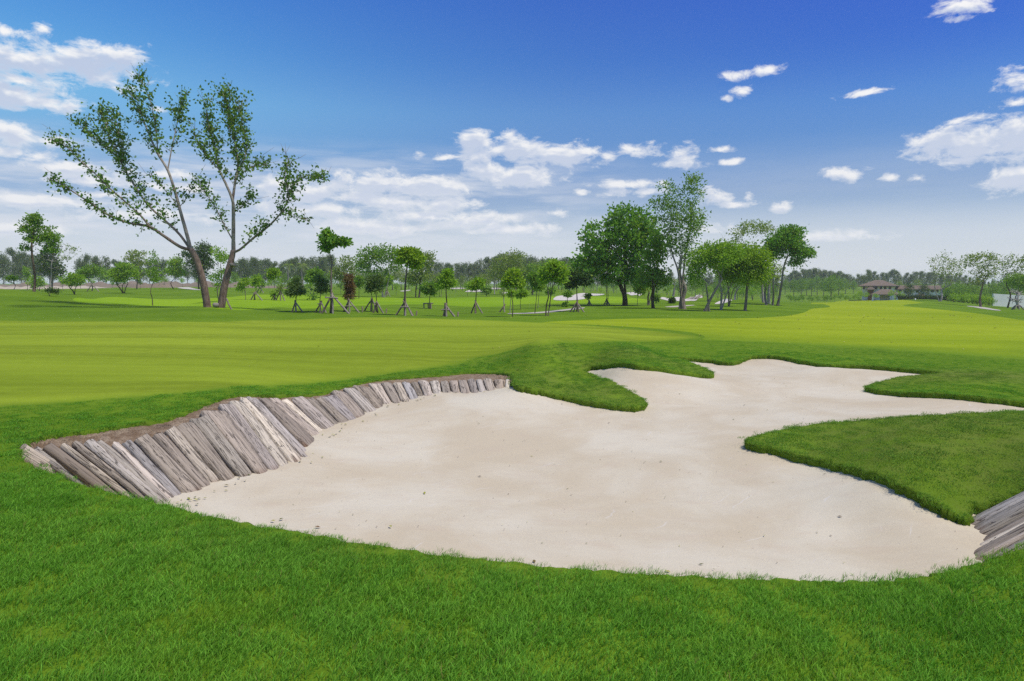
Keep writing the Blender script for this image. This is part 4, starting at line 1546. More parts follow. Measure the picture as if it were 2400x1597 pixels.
X('tree with pale twisted limbs at the back of the lime-green grove', 'tree', (1722, 704), [(1726, 690), (1730, 670), (1738, 650)], 8, [(1740, 650, 30, 20), (1765, 662, 22, 16)], 60, 20, 5, 6, 'leaf_mid', 'bark_pale', d=84)
# middle distance, centre
X('spreading green tree with a pale trunk behind the staked saplings, centre left', 'tree', (897, 696), [(897, 675), (900, 655), (908, 640)], 7,
  [(865, 605, 30, 24), (900, 595, 34, 20), (925, 610, 20, 26), (850, 625, 18, 14), (880, 640, 26, 14)], 150, 20, 6.0, 5.5, 'leaf_mid', 'bark_pale', d=88, extra_trunks=[([(900, 660), (915, 640), (922, 622)], 4)])
X('dark bushy tree on two brown trunks behind the tallest staked sapling', 'tree', (982, 697), [(983, 680), (985, 662), (985, 645)], 7,
  [(985, 640, 28, 26), (995, 610, 22, 16), (965, 655, 18, 16), (1003, 600, 12, 8)], 110, 20, 5.2, 5.5, 'leaf_olive', 'bark_brown', d=87, extra_trunks=[([(974, 696), (974, 675), (976, 655)], 5)])
X('leafless pale tree in front of the brownish wood at the centre', 'tree', (1159, 688), [(1159, 672), (1160, 655), (1162, 640)], 4, [], 0, 0, 1, 1, 'leaf_olive', 'bark_pale', d=120, pale=.9, bare=[(1162, 640, 24, 22, 55)])
X('large brownish-green tree behind the lime-green sapling at the centre', 'tree', (1192, 693), [(1192, 670), (1190, 650)], 7,
  [(1185, 625, 32, 28), (1205, 605, 28, 18), (1165, 640, 22, 18), (1220, 640, 20, 22)], 150, 18, 4.6, 5.5, 'leaf_olive', 'bark_brown', d=112)
X('dark leafy tree rising behind the pair of thin-stemmed saplings', 'tree', (1248, 690), [(1248, 670), (1250, 650)], 5, [(1250, 640, 26, 24), (1285, 625, 20, 20), (1230, 655, 18, 14)], 100, 18, 5, 5.5, 'leaf_mid', 'bark_brown', d=112)
X('brown-tinged rounded tree behind the dry brown conifer', 'tree', (812, 690), [(812, 670), (812, 650)], 5, [(812, 630, 26, 28), (790, 645, 16, 18)], 90, 18, 5, 5.5, 'leaf_olive', 'bark_brown', d=104)
# far left
X('tall straight bare-trunked tree with an upright tiered crown at the far left', 'tree', (79, 684), [(80, 650), (81, 600), (80, 560), (79, 530)], 9,
  [(78, 516, 20, 16), (74, 538, 24, 14), (84, 560, 22, 12), (112, 545, 12, 16), (124, 560, 18, 18), (60, 582, 12, 7), (118, 585, 14, 12)], 140, 24, 5.6, 4.8, 'leaf_mid', 'bark_brown', flat=.6, hi=.55)
X('dark dense tree in front of the horizon, right of the tall straight-trunked tree', 'tree', (122, 676), [(122, 660), (121, 640), (120, 610)], 6,
  [(118, 625, 24, 26), (110, 605, 18, 20), (138, 635, 14, 16), (125, 585, 14, 16)], 120, 22, 5.0, 5.2, 'leaf_dark', 'bark_grey', d=125)
X('half-bare pale tree with fanning twigs over the dark dense tree', 'tree', (114, 678), [(116, 650), (121, 625), (122, 610)], 5, [(165, 585, 16, 10), (150, 605, 14, 8)], 22, 9, 4.4, 4, 'leaf_olive', 'bark_pale', d=112, pale=.5,
  bare=[(130, 595, 46, 36, 60)])
X('small vase-shaped bright green tree on the left slope', 'tree', (176, 691), [(174, 681), (170, 674), (166, 668)], 4.5, [(165, 660, 20, 12), (185, 655, 16, 14), (172, 648, 14, 8)], 70, 24, 4.6, 4.0, 'leaf_bright', 'bark_dark', flat=.5, extra_trunks=[([(174, 682), (180, 674), (186, 666)], 3)])
X('darker tree steadied by thin poles, right of the small vase-shaped tree', 'tree', (215, 683), [(215, 670), (214, 655)], 4, [(205, 640, 24, 14), (220, 632, 20, 12), (190, 648, 16, 8)], 80, 22, 4.6, 4.2, 'leaf_mid', 'bark_brown', flat=.5)
X('low round light green tree beyond the left slope', 'tree', (247, 674), [(246, 665), (246, 655)], 3, [(247, 645, 14, 16)], 36, 20, 4.2, 4, 'leaf_bright', 'bark_grey')
X('wide multi-stemmed bright tree on a grass mound left of the V-shaped trunks', 'tree', (290, 688), [(288, 678), (282, 668), (277, 660)], 5, [(278, 650, 18, 16), (300, 640, 20, 20), (290, 628, 16, 12), (268, 640, 10, 8)], 110, 24, 5.0, 4.4, 'leaf_bright', 'bark_dark', flat=.55,
  extra_trunks=[([(291, 687), (296, 676), (302, 664)], 4), ([(290, 687), (290, 672), (290, 660)], 3)])
X('brown umbrella-crowned tree behind the wide bright tree on the mound', 'tree', (320, 672), [(321, 655), (320, 635)], 4, [(320, 596, 22, 7), (312, 610, 20, 8), (335, 615, 14, 10), (330, 640, 20, 12)], 80, 16, 4.6, 4, 'leaf_olive', 'bark_brown', d=120)
X('feathery slim sapling standing alone at the foot of the left ridge', 'sapling', (358, 722), [(358, 700), (358, 680), (359, 655)], 3.6, [(360, 640, 16, 14), (358, 610, 10, 14), (365, 655, 12, 8), (357, 595, 5, 8)], 60, 15, 4.2, 4.5, 'leaf_mid', 'bark_brown', d=47)
X('round-headed mid-green tree left of the V-shaped trunks', 'tree', (408, 678), [(408, 665), (408, 655)], 3.6, [(408, 635, 20, 14), (412, 615, 18, 10), (425, 640, 10, 10)], 80, 22, 4.6, 4.2, 'leaf_bright', 'bark_dark')
X('dark heavy-crowned tree seen behind the left trunk of the V-shaped tree', 'tree', (466, 672), [(465, 655), (464, 640)], 5, [(475, 590, 20, 20), (440, 598, 14, 10), (480, 618, 18, 20), (462, 610, 20, 18), (470, 640, 14, 14)], 130, 24, 5.2, 4.8, 'leaf_dark', 'bark_dark', d=120)
X('thin light-leaved young tree seen between the two trunks of the V-shaped tree', 'sapling', (513, 700), [(515, 680), (516, 655), (517, 620)], 4, [(520, 605, 20, 12), (510, 590, 12, 8), (525, 640, 14, 10), (505, 650, 14, 10), (515, 668, 12, 8)], 80, 15, 5.0, 4.6, 'leaf_bright', 'bark_grey', d=62)
X('squat dark shrub at the crest of the left slope', 'shrub', (124, 695), [(124, 690), (123, 685)], 3, [(118, 681, 8, 5), (130, 683, 8, 5)], 22, 20, 3.8, 3, 'leaf_dark', 'bark_dark', name='shrub')
X('low green bush behind the tall straight trunk at the far left', 'shrub', (92, 683), [(92, 676), (92, 668)], 2.4, [(84, 662, 14, 14), (95, 664, 8, 14)], 44, 22, 4.0, 3.6, 'leaf_bright', 'bark_brown', name='shrub')
X('skinny round-headed sapling nearest the left edge of the photo', 'sapling', (31, 679), [(30, 668), (27, 660)], 2.4, [(27, 653, 11, 6)], 22, 18, 3.8, 3, 'leaf_mid', 'bark_grey', name='sapling')
X('pole-thin leafy sapling left of the tall straight trunk', 'sapling', (64, 681), [(63, 668), (62, 655)], 2.4, [(62, 640, 7, 12), (64, 655, 6, 6)], 26, 16, 3.8, 3, 'leaf_bright', 'bark_grey', name='sapling')
# saplings with stakes, nearest row
def sap(label, *a, **k):
    a = list(a)
    a[4], a[6] = int(a[4] * 1.1), a[6] * 1.3          # looser, more open crowns
    k.setdefault('shell', .3)
    return X(label, 'sapling', *a, name='sapling', **k)
sap('dark feathery young casuarina on a tripod, right of the V-shaped tree', (693, 732), [(692, 705), (692, 690), (693, 668)], 4, [(693, 680, 17, 10), (690, 668, 14, 10), (695, 656, 8, 8), (683, 688, 12, 5), (706, 684, 10, 6)], 80, 22, 7.5, 4.2, 'leaf_pine_green', 'bark_dark', leaf_w=.16)
sap('thin young tree with loose light foliage on stakes beside the tall slim tree', (752, 732), [(752, 712), (755, 690), (756, 665)], 3.4, [(756, 668, 14, 14), (750, 655, 10, 10), (745, 682, 10, 5), (764, 680, 8, 5)], 60, 16, 5, 4.5, 'leaf_pine_green', 'bark_brown', leaf_w=.4)
sap('tall slim tree with a tufted dark crown braced by the widest pole frame', (779, 734), [(779, 690), (778, 650), (777, 615), (774, 596)], 7, [(770, 560, 17, 12), (790, 568, 22, 8), (765, 580, 12, 10), (765, 548, 12, 7), (808, 568, 12, 5)], 85, 22, 6.6, 5.0, 'leaf_dense', 'bark_brown', pale=.3, hi=.75)
sap('upright young conifer with dry brown needles on a tripod', (818, 731), [(818, 712), (818, 690), (820, 660)], 4, [(820, 675, 9, 22), (818, 655, 8, 12), (818, 694, 9, 7)], 80, 24, 7.5, 3.6, 'leaf_brown', 'bark_brown', leaf_w=.15)
sap('feathery bushy sapling with several stems on paired tripods', (883, 732), [(883, 710), (882, 690), (880, 665)], 3.6, [(876, 660, 18, 16), (884, 675, 12, 10), (868, 676, 12, 8), (888, 655, 10, 12)], 90, 20, 6, 4.5, 'leaf_pine_green', 'bark_dark', leaf_w=.3, extra_trunks=[([(872, 730), (871, 705), (870, 685)], 2.6)])
sap('tall bare-stemmed tree with a broad fresh green top on a four-legged brace', (949, 740), [(949, 700), (950, 660), (952, 630), (954, 615)], 8.5, [(960, 600, 24, 10), (975, 606, 20, 10), (945, 608, 14, 8), (965, 590, 18, 7), (972, 622, 14, 8), (950, 590, 14, 6)], 110, 24, 5.8, 4.8, 'leaf_lime', 'bark_brown', pale=.2, hi=.8)
sap('small round-topped sapling in a low square wooden frame', (1007, 724), [(1006, 705), (1007, 695)], 4, [(1007, 680, 14, 12), (1016, 672, 11, 8), (998, 673, 10, 8)], 60, 22, 5.2, 4.2, 'leaf_mid', 'bark_dark')
sap('narrow leafy sapling braced with a crossbar, right of the low square frame', (1045, 742), [(1046, 715), (1046, 690), (1045, 670)], 6, [(1046, 655, 13, 12), (1050, 640, 10, 8), (1042, 668, 13, 6), (1055, 664, 10, 6)], 70, 22, 5.4, 4.4, 'leaf_bright', 'bark_brown')
sap('light green sapling with a rounded head on a neat tripod', (1115, 735), [(1115, 710), (1116, 690), (1117, 680)], 5, [(1117, 668, 15, 9), (1122, 660, 9, 6), (1108, 674, 9, 5)], 60, 22, 5.0, 4.0, 'leaf_bright', 'bark_brown')
sap('nearly leafless thin stem leaning on a short prop', (1182, 732), [(1181, 710), (1180, 690), (1180, 670)], 4.5, [(1180, 690, 6, 10), (1179, 668, 8, 8)], 16, 8, 4, 3.6, 'leaf_olive', 'bark_pale')
sap('lime-green sapling on a slender spotless stem at the centre', (1201, 743), [(1202, 715), (1199, 695), (1198, 680)], 4, [(1200, 655, 20, 14), (1205, 640, 14, 8), (1190, 665, 14, 8), (1218, 668, 10, 8)], 100, 22, 5.4, 4.6, 'leaf_lime', 'bark_brown')
sap('crooked mottled bare stem beside the lime-green sapling', (1195, 736), [(1196, 715), (1197, 695)], 3, [(1198, 688, 8, 7)], 14, 14, 4.6, 3.6, 'leaf_bright', 'bark_pale')
sap('little umbrella-shaped sapling right of the lime-green sapling', (1220, 726), [(1220, 712), (1220, 700)], 2.4, [(1220, 690, 14, 7), (1228, 684, 8, 4)], 44, 20, 4.6, 3.6, 'leaf_bright', 'bark_brown')
sap('first of two thin dark-stemmed saplings beside the cart path', (1253, 735), [(1256, 710), (1259, 685)], 3.2, [(1258, 665, 13, 14), (1250, 650, 10, 8)], 60, 18, 5, 4.4, 'leaf_mid', 'bark_dark')
sap('spindly sapling leaning on its neighbour by the cart path', (1260, 723), [(1262, 705), (1263, 685)], 2.6, [(1266, 668, 10, 12), (1272, 655, 8, 6)], 44, 18, 4.6, 4, 'leaf_mid', 'bark_grey')
sap('forked leafy tree leaning right at the start of the cart path', (1279, 741), [(1281, 715), (1285, 695), (1283, 675)], 6, [(1285, 640, 18, 18), (1310, 635, 18, 18), (1298, 622, 16, 10), (1275, 655, 12, 10), (1315, 655, 12, 10)], 130, 22, 5.6, 4.8, 'leaf_bright', 'bark_brown', extra_trunks=[([(1284, 700), (1294, 680), (1302, 660)], 4)])
sap('short thin sapling behind the forked leafy tree', (1289, 720), [(1290, 705), (1290, 690)], 2.2, [(1290, 684, 8, 6)], 20, 16, 4.4, 3.4, 'leaf_mid', 'bark_dark')
sap('layered dark sapling with spreading fronds in front of the round tree', (1352, 731), [(1352, 705), (1352, 690), (1352, 675)], 5, [(1350, 660, 24, 7), (1362, 648, 24, 7), (1345, 642, 16, 6), (1372, 662, 16, 6), (1340, 670, 12, 6)], 110, 22, 5.8, 4.4, 'leaf_dark', 'bark_dark', flat=.4)
sap('thin pole-like sapling left of the layered dark sapling', (1331, 722), [(1330, 700), (1331, 680)], 2.6, [(1330, 690, 8, 6), (1326, 716, 6, 4)], 24, 16, 4.4, 3.4, 'leaf_mid', 'bark_dark', d=56)
sap('twin-stemmed slender sapling on a tripod under the round tree', (1421, 717), [(1421, 695), (1420, 670)], 3, [(1420, 655, 10, 12)], 24, 16, 5, 4, 'leaf_mid', 'bark_grey', extra_trunks=[([(1423, 716), (1424, 695), (1423, 672)], 2.4)])
sap('tiny leafy sapling on short stakes left of the slender twin-stemmed one', (1381, 716), [(1380, 705), (1379, 696)], 2.4, [(1378, 694, 5, 5)], 18, 14, 4.2, 2.6, 'leaf_mid', 'bark_dark')
sap('yellowish wispy sapling behind the dark trunk of the round tree', (1494, 717), [(1496, 700), (1498, 685)], 2.2, [(1502, 682, 12, 10)], 30, 14, 4.2, 4, 'leaf_lime', 'bark_grey')
sap('dark conical bush beside the tall airy tree', (1575, 712), [(1575, 708), (1575, 703)], 2, [(1575, 706, 6, 7)], 26, 18, 3.6, 2.6, 'leaf_dark', 'bark_dark', d=66)
sap('small upright bush right of the small dark-trunked tree', (1538, 713), [(1538, 705), (1538, 698)], 2, [(1538, 698, 6, 9)], 26, 18, 4.0, 2.8, 'leaf_mid', 'bark_dark', d=66)
# second row of saplings
sap('straggly yellow-green shrub stems right of the V-shaped tree', (576, 703), [(573, 690), (570, 675)], 2.6, [(568, 665, 8, 8), (576, 660, 8, 8), (562, 675, 6, 8)], 40, 12, 4.2, 4, 'leaf_lime', 'bark_grey', extra_trunks=[([(576, 702), (577, 688), (576, 672)], 2)])
sap('young tree on stakes with drooping leaves, second from the V-shaped tree', (599, 703), [(599, 690), (599, 675)], 2.6, [(598, 662, 9, 10), (603, 652, 6, 6)], 34, 14, 4.2, 3.8, 'leaf_bright', 'bark_brown')
sap('tiny stake-braced seedling with a tuft of leaves, third from the V-shaped tree', (609, 687), [(609, 675), (609, 668)], 2, [(609, 664, 9, 6)], 26, 16, 4, 3.2, 'leaf_mid', 'bark_brown')
sap('lime-topped slender sapling before the coconut palms', (643, 704), [(643, 685), (643, 665)], 2.6, [(642, 640, 12, 10), (636, 648, 8, 6), (643, 690, 4, 6)], 50, 18, 4.6, 4, 'leaf_lime', 'bark_grey')
sap('bare sapling in a bundle of stakes before the coconut palms', (658, 705), [(657, 690), (656, 670)], 2.6, [(656, 676, 6, 12)], 16, 9, 4, 3.6, 'leaf_olive', 'bark_grey')
sap('rounded sapling with a straight stem left of the tall slim tree', (736, 704), [(736, 685), (736, 670)], 2.8, [(736, 652, 18, 12), (740, 640, 14, 8), (736, 697, 5, 5)], 70, 20, 5, 4.2, 'leaf_mid', 'bark_grey')
sap('straight slim sapling right of the dry brown conifer', (841, 700), [(841, 685), (840, 672)], 2.8, [(840, 664, 11, 8), (843, 655, 8, 6)], 40, 20, 4.6, 3.8, 'leaf_mid', 'bark_brown')
sap('light leafy sapling on stakes left of the tallest staked sapling', (907, 694), [(907, 680), (905, 668)], 2.4, [(905, 660, 11, 10), (912, 652, 8, 6)], 40, 18, 4.6, 3.8, 'leaf_bright', 'bark_grey')
sap('twin-stemmed sapling behind the narrow leafy sapling', (1030, 696), [(1030, 680), (1030, 668)], 2.2, [(1030, 662, 12, 10), (1035, 652, 9, 6)], 44, 18, 4.4, 3.8, 'leaf_olive', 'bark_grey', extra_trunks=[([(1034, 696), (1034, 680), (1033, 670)], 2)])
sap('wispy sapling between two bunkers, right of the light green tripod sapling', (1140, 695), [(1140, 686), (1140, 680)], 2.2, [(1140, 680, 10, 8)], 30, 16, 4, 3.4, 'leaf_mid', 'bark_brown')

# ------------------------------------------------------------------ stakes bracing the saplings
def tripod(label, u, v, top_v, feet, bar=None, w=4.2, pegs=(), name='tree_brace', d=None, hub=None, group='wooden braces round the saplings'):
    """poles lean from their feet (pixel offsets u, depth in px) to a tie point on the stem; bar: (height v, half width)"""
    b = hit(u, v)[0] if d is None else PD(u, v, d)
    if d is not None:
        b[2] = ground_z(b[None, :2])[0]
    m = b[1] / F_PX
    root = tag(empty(name, b), label, 'tree brace', group)
    H = (v - top_v) * m
    for k, (du, dd) in enumerate(feet):
        x, y = du * m, dd * m
        z = ground_z(np.array([[b[0] + x, b[1] + y]]))[0] - b[2]
        f = np.array([x, y, z - .06])
        t = np.array([rng.uniform(-.03, .03) - x * .10, rng.uniform(-.05, .05) + .09 * math.sin(k * 2.1), H * rng.uniform(.9, 1.08)])
        g = Geo()
        mid = (f + t) / 2 + rng.normal(0, .012, 3)
        g.tube([f, mid, t], np.array([.56, .52, .46]) * w * m, 7, .5 * (k % 2), .08)
        g.obj('pole', M['pole'], root, True, 'pale')
        if k in pegs:
            g = Geo()
            p = f + np.array([np.sign(x) * .10 + .02, .05, 0])
            g.tube([p, p + [np.sign(x) * .03, 0, .30]], .5 * w * m, 6, .1)
            g.obj('peg', M['pole'], root, True, 'pale')
    if bar:
        for k, (bv, hw) in enumerate(bar):
            z = (v - bv) * m
            g = Geo()
            yy = -.10 - .05 * k
            g.tube([[-hw * m, yy, z + rng.uniform(-.02, .02)], [0, yy, z], [hw * m, yy, z + rng.uniform(-.03, .03)]], .42 * w * m, 6, .4)
            g.obj('crossbar', M['pole'], root, True, 'pale')
    return root


tripod('short tripod of thin poles round the dark feathery young casuarina', 693, 732, 706, [(-7, -8), (17, 2), (-3, 14), (1, -3)], None, 3.2)
tripod('slim pole tripod round the thin young tree left of the tall slim tree', 752, 733, 706, [(-15, 0), (14, -3), (1, -12)], [(713, 6)], 3.2)
tripod('widest pole frame, crossed and barred, holding the tall slim tree', 779, 735, 684, [(-26, 0), (42, -6), (-9, 14), (2, -5)], [(698, 15)], 4.2, hub=1)
tripod('splayed pole tripod under the upright dry brown conifer', 818, 732, 702, [(-9, 2), (25, 1), (-18, 16), (3, -6)], [(718, 8)], 3.4, (1,))
tripod('left of the paired tripods round the feathery bushy sapling', 871, 730, 700, [(-19, 4), (12, 4), (0, -8)], [(708, 5)], 3.4, (0,))
tripod('right of the paired tripods round the feathery bushy sapling', 883, 734, 706, [(-9, -3), (16, 2), (1, 10)], [(711, 4)], 3.6, (1,))
tripod('four-legged brace with a crossbar round the tall bare-stemmed tree', 949, 740, 703, [(-23, 0), (20, -6), (18, 20), (2, -8)], [(720, 10)], 3.8, (2,))
tripod('stout crossed brace with a low crossbar round the narrow leafy sapling', 1045, 742, 709, [(-6, -2), (22, 2), (-4, 12), (2, -7)], [(726, 10)], 4.2, (1,))
tripod('neat pale tripod round the light green rounded sapling', 1115, 735, 706, [(-12, 4), (17, 0), (-1, -7)], None, 3.2)
tripod('single short prop against the nearly leafless thin stem', 1182, 732, 714, [(-13, 1), (1, -5)], None, 3.2)
tripod('jumbled pole brace round the layered dark sapling before the round tree', 1352, 732, 706, [(-18, 4), (18, -2), (4, -8), (-8, 10)], [(722, 8)], 3.0)
tripod('spread tripod under the twin-stemmed slender sapling below the round tree', 1422, 717, 700, [(-9, 0), (9, 0), (0, -6)], [(712, 5)], 2.6)
tripod('short crossed stakes round the tiny leafy sapling', 1381, 717, 704, [(-6, 0), (7, 0), (0, -5)], None, 2.4)
tripod('leaning stakes round the drooping young tree near the V-shaped trunks', 599, 704, 684, [(-12, 0), (16, 2), (-6, 8)], [(688, 4)], 2.6)
tripod('slanted stakes round the tiny seedling near the V-shaped trunks', 609, 687, 673, [(-8, 0), (9, 0)], None, 2.0)
tripod('low stake bundle at the foot of the lime-topped slender sapling', 643, 704, 690, [(-8, 2), (6, 0), (0, -5)], None, 2.4)
tripod('tall stake bundle round the bare sapling before the coconut palms', 658, 705, 680, [(-12, 0), (9, 2), (2, -6)], None, 2.6)
tripod('wispy poles holding the darker tree on the left slope', 215, 684, 664, [(-13, 1), (18, 0)], None, 1.8)
tripod('small stakes round the light leafy sapling at the centre left', 907, 695, 680, [(-6, 0), (7, 0), (0, -5)], None, 2.2)


def frame_stake():
    b = hit(1007, 724)[0]
    m = b[1] / F_PX
    r = tag(empty('tree_brace', b), 'low square wooden frame round the small round-topped sapling', 'tree brace', 'wooden braces round the saplings')
    for x, y in ((-13, 0), (-4, 8), (4, -4), (2, 6)):
        g = Geo()
        g.tube([[x * m, y * m, -.06], [x * m - .02, y * m, 13 * m]], 1.5 * m, 6, .2)
        g.obj('pole', M['pole'], r, True, 'pale')
    for y, z in ((-3, 12.5), (5, 11.6)):
        g = Geo()
        g.tube([[-15 * m, y * m, z * m], [8 * m, y * m, (z + .5) * m]], 1.1 * m, 6, .5)
        g.obj('crossbar', M['pole'], r, True, 'pale')


frame_stake()
_b = hit(548, 726)[0]
_r = tag(empty('wooden_prop', _b), 'stout pole leaning against the right trunk of the V-shaped tree', 'wooden prop')
_g = Geo()
_m = _b[1] / F_PX
_g.tube([[-4 * _m, 0, -.06], [-14 * _m, .15, 12 * _m], [-25 * _m, .5, 25 * _m]], 1.9 * _m, 8, .2, .06)
_g.obj('pole', M['pole'], _r, True, 'pale')

# ------------------------------------------------------------------ far bunkers, cart paths
def patch_poly(name, px, mt, off=.012, n=5, smooth_edge=True, thick=0.0):
    w = hit([p[0] for p in px], [p[1] for p in px])
    poly = spline(w[:, :2], n, closed=True) if smooth_edge else w[:, :2]
    lo, hi = poly.min(0), poly.max(0)
    s = max((hi - lo).max() / 40, .15)
    gx, gy = np.meshgrid(np.arange(lo[0], hi[0], s), np.arange(lo[1], hi[1], s))
    g = np.column_stack([gx.ravel(), gy.ravel()])
    g = g[inside(inflate(poly, -s * .25), g)]
    k = len(poly)
    V2 = np.vstack([poly, g])
    out = delaunay_2d_cdt([Vector((float(a), float(b))) for a, b in V2], [(i, (i + 1) % k) for i in range(k)], [], 0, 1e-4)
    V = np.array([(v.x, v.y) for v in out[0]])
    T = np.array(out[2], np.int32)
    T = T[inside(poly, V[T].mean(1))]
    e1, e2 = V[T[:, 1]] - V[T[:, 0]], V[T[:, 2]] - V[T[:, 0]]
    fl = e1[:, 0] * e2[:, 1] - e1[:, 1] * e2[:, 0] < 0
    T[fl] = T[fl][:, ::-1]
    z = ground_z(V) + off
    used, inv = np.unique(T, return_inverse=True)
    o = mesh_obj(name, np.column_stack([V, z])[used], [inv.reshape(-1, 3)], M[mt])
    return tag(o, kind='structure')


def path_material():
    m, nt, out = mat('concrete_path')
    pos = nt.n('ShaderNodeNewGeometry').outputs['Position']
    a = nt.noise(pos, 1.3, 5, .65)
    principled(nt, out, nt.mix(a, (.34, .31, .27), (.52, .48, .42)), .9, .1)
    return m


M['path'] = path_material()


def far_sand():
    m, nt, out = mat('far_sand')
    pos = nt.n('ShaderNodeNewGeometry').outputs['Position']
    principled(nt, out, nt.mix(nt.noise(pos, .5, 4, .6), (.50, .45, .39), (.60, .56, .51)), .95, .1)
    return m


M['far_sand'] = far_sand()
FB = [
    [(1298, 700), (1310, 694), (1340, 693), (1360, 695), (1375, 699), (1360, 703), (1325, 705), (1300, 704)],
    [(1345, 692), (1365, 687.5), (1395, 689), (1417, 690), (1405, 693), (1380, 694), (1355, 695)],
    [(1466, 687), (1485, 685), (1502, 686), (1504, 691), (1490, 692), (1475, 691)],
    [(1541, 698), (1556, 697.5), (1572, 701), (1585, 697), (1600, 697), (1612, 700), (1632, 692.5), (1646, 694.5), (1636, 701), (1618, 706), (1595, 706.5), (1570, 706), (1555, 703)],
    [(1675, 713), (1690, 705), (1702, 701), (1716, 704), (1708, 708), (1695, 712)],
    [(1090, 684), (1105, 680), (1130, 679.5), (1152, 681), (1145, 683.5), (1110, 685)],
    [(1132, 675.5), (1150, 674.5), (1172, 675.5), (1172, 678), (1150, 678.5), (1133, 678)],
    [(1176, 686), (1190, 684), (1197, 686), (1190, 688), (1178, 688)],
    [(1056, 676), (1075, 674.8), (1092, 676), (1080, 677.6), (1060, 677.6)],
    [(938, 682.6), (950, 681), (962, 680), (960, 681.6), (945, 683.6)],
    [(416, 675), (440, 674), (452, 676), (470, 680), (455, 680), (435, 678)],
]
for q in FB:
    patch_poly('sand', q, 'far_sand', .03)
patch_poly('cart_path', [(1192, 735.5), (1230, 734), (1265, 732), (1300, 728.5), (1340, 724), (1368, 721.5), (1368, 723.5), (1340, 727), (1300, 732), (1265, 735), (1230, 736.3), (1195, 736.8)], 'path', .02)
patch_poly('cart_path', [(1558, 720), (1590, 717), (1625, 715.5), (1624, 717), (1600, 719), (1580, 721)], 'path', .02)
patch_poly('cart_path', [(2270, 717.5), (2295, 719.5), (2320, 723), (2346, 728), (2330, 727.8), (2305, 724.5), (2285, 721), (2268, 718.8)], 'path', .02)
_pw = PD([1607, 1612, 1617, 1622, 1627, 1632, 1636], [703.5, 703, 702.4, 701.6, 700.5, 699, 697.5], 84.0)
_r = tag(empty('plank_wall', _pw.mean(0)), 'far away little plank wall at the right end of a bunker beyond the tall airy tree', 'plank wall')
for i in range(len(_pw) - 1):
    a, b = _pw[i], _pw[i + 1]
    build_plank(a + [.65, .5, .36], b + [.65, .5, .36], a, b, _r, thick=.12, base=_pw.mean(0))

# ------------------------------------------------------------------ casuarina belt, palms and woods on the horizon
HIDDEN = []


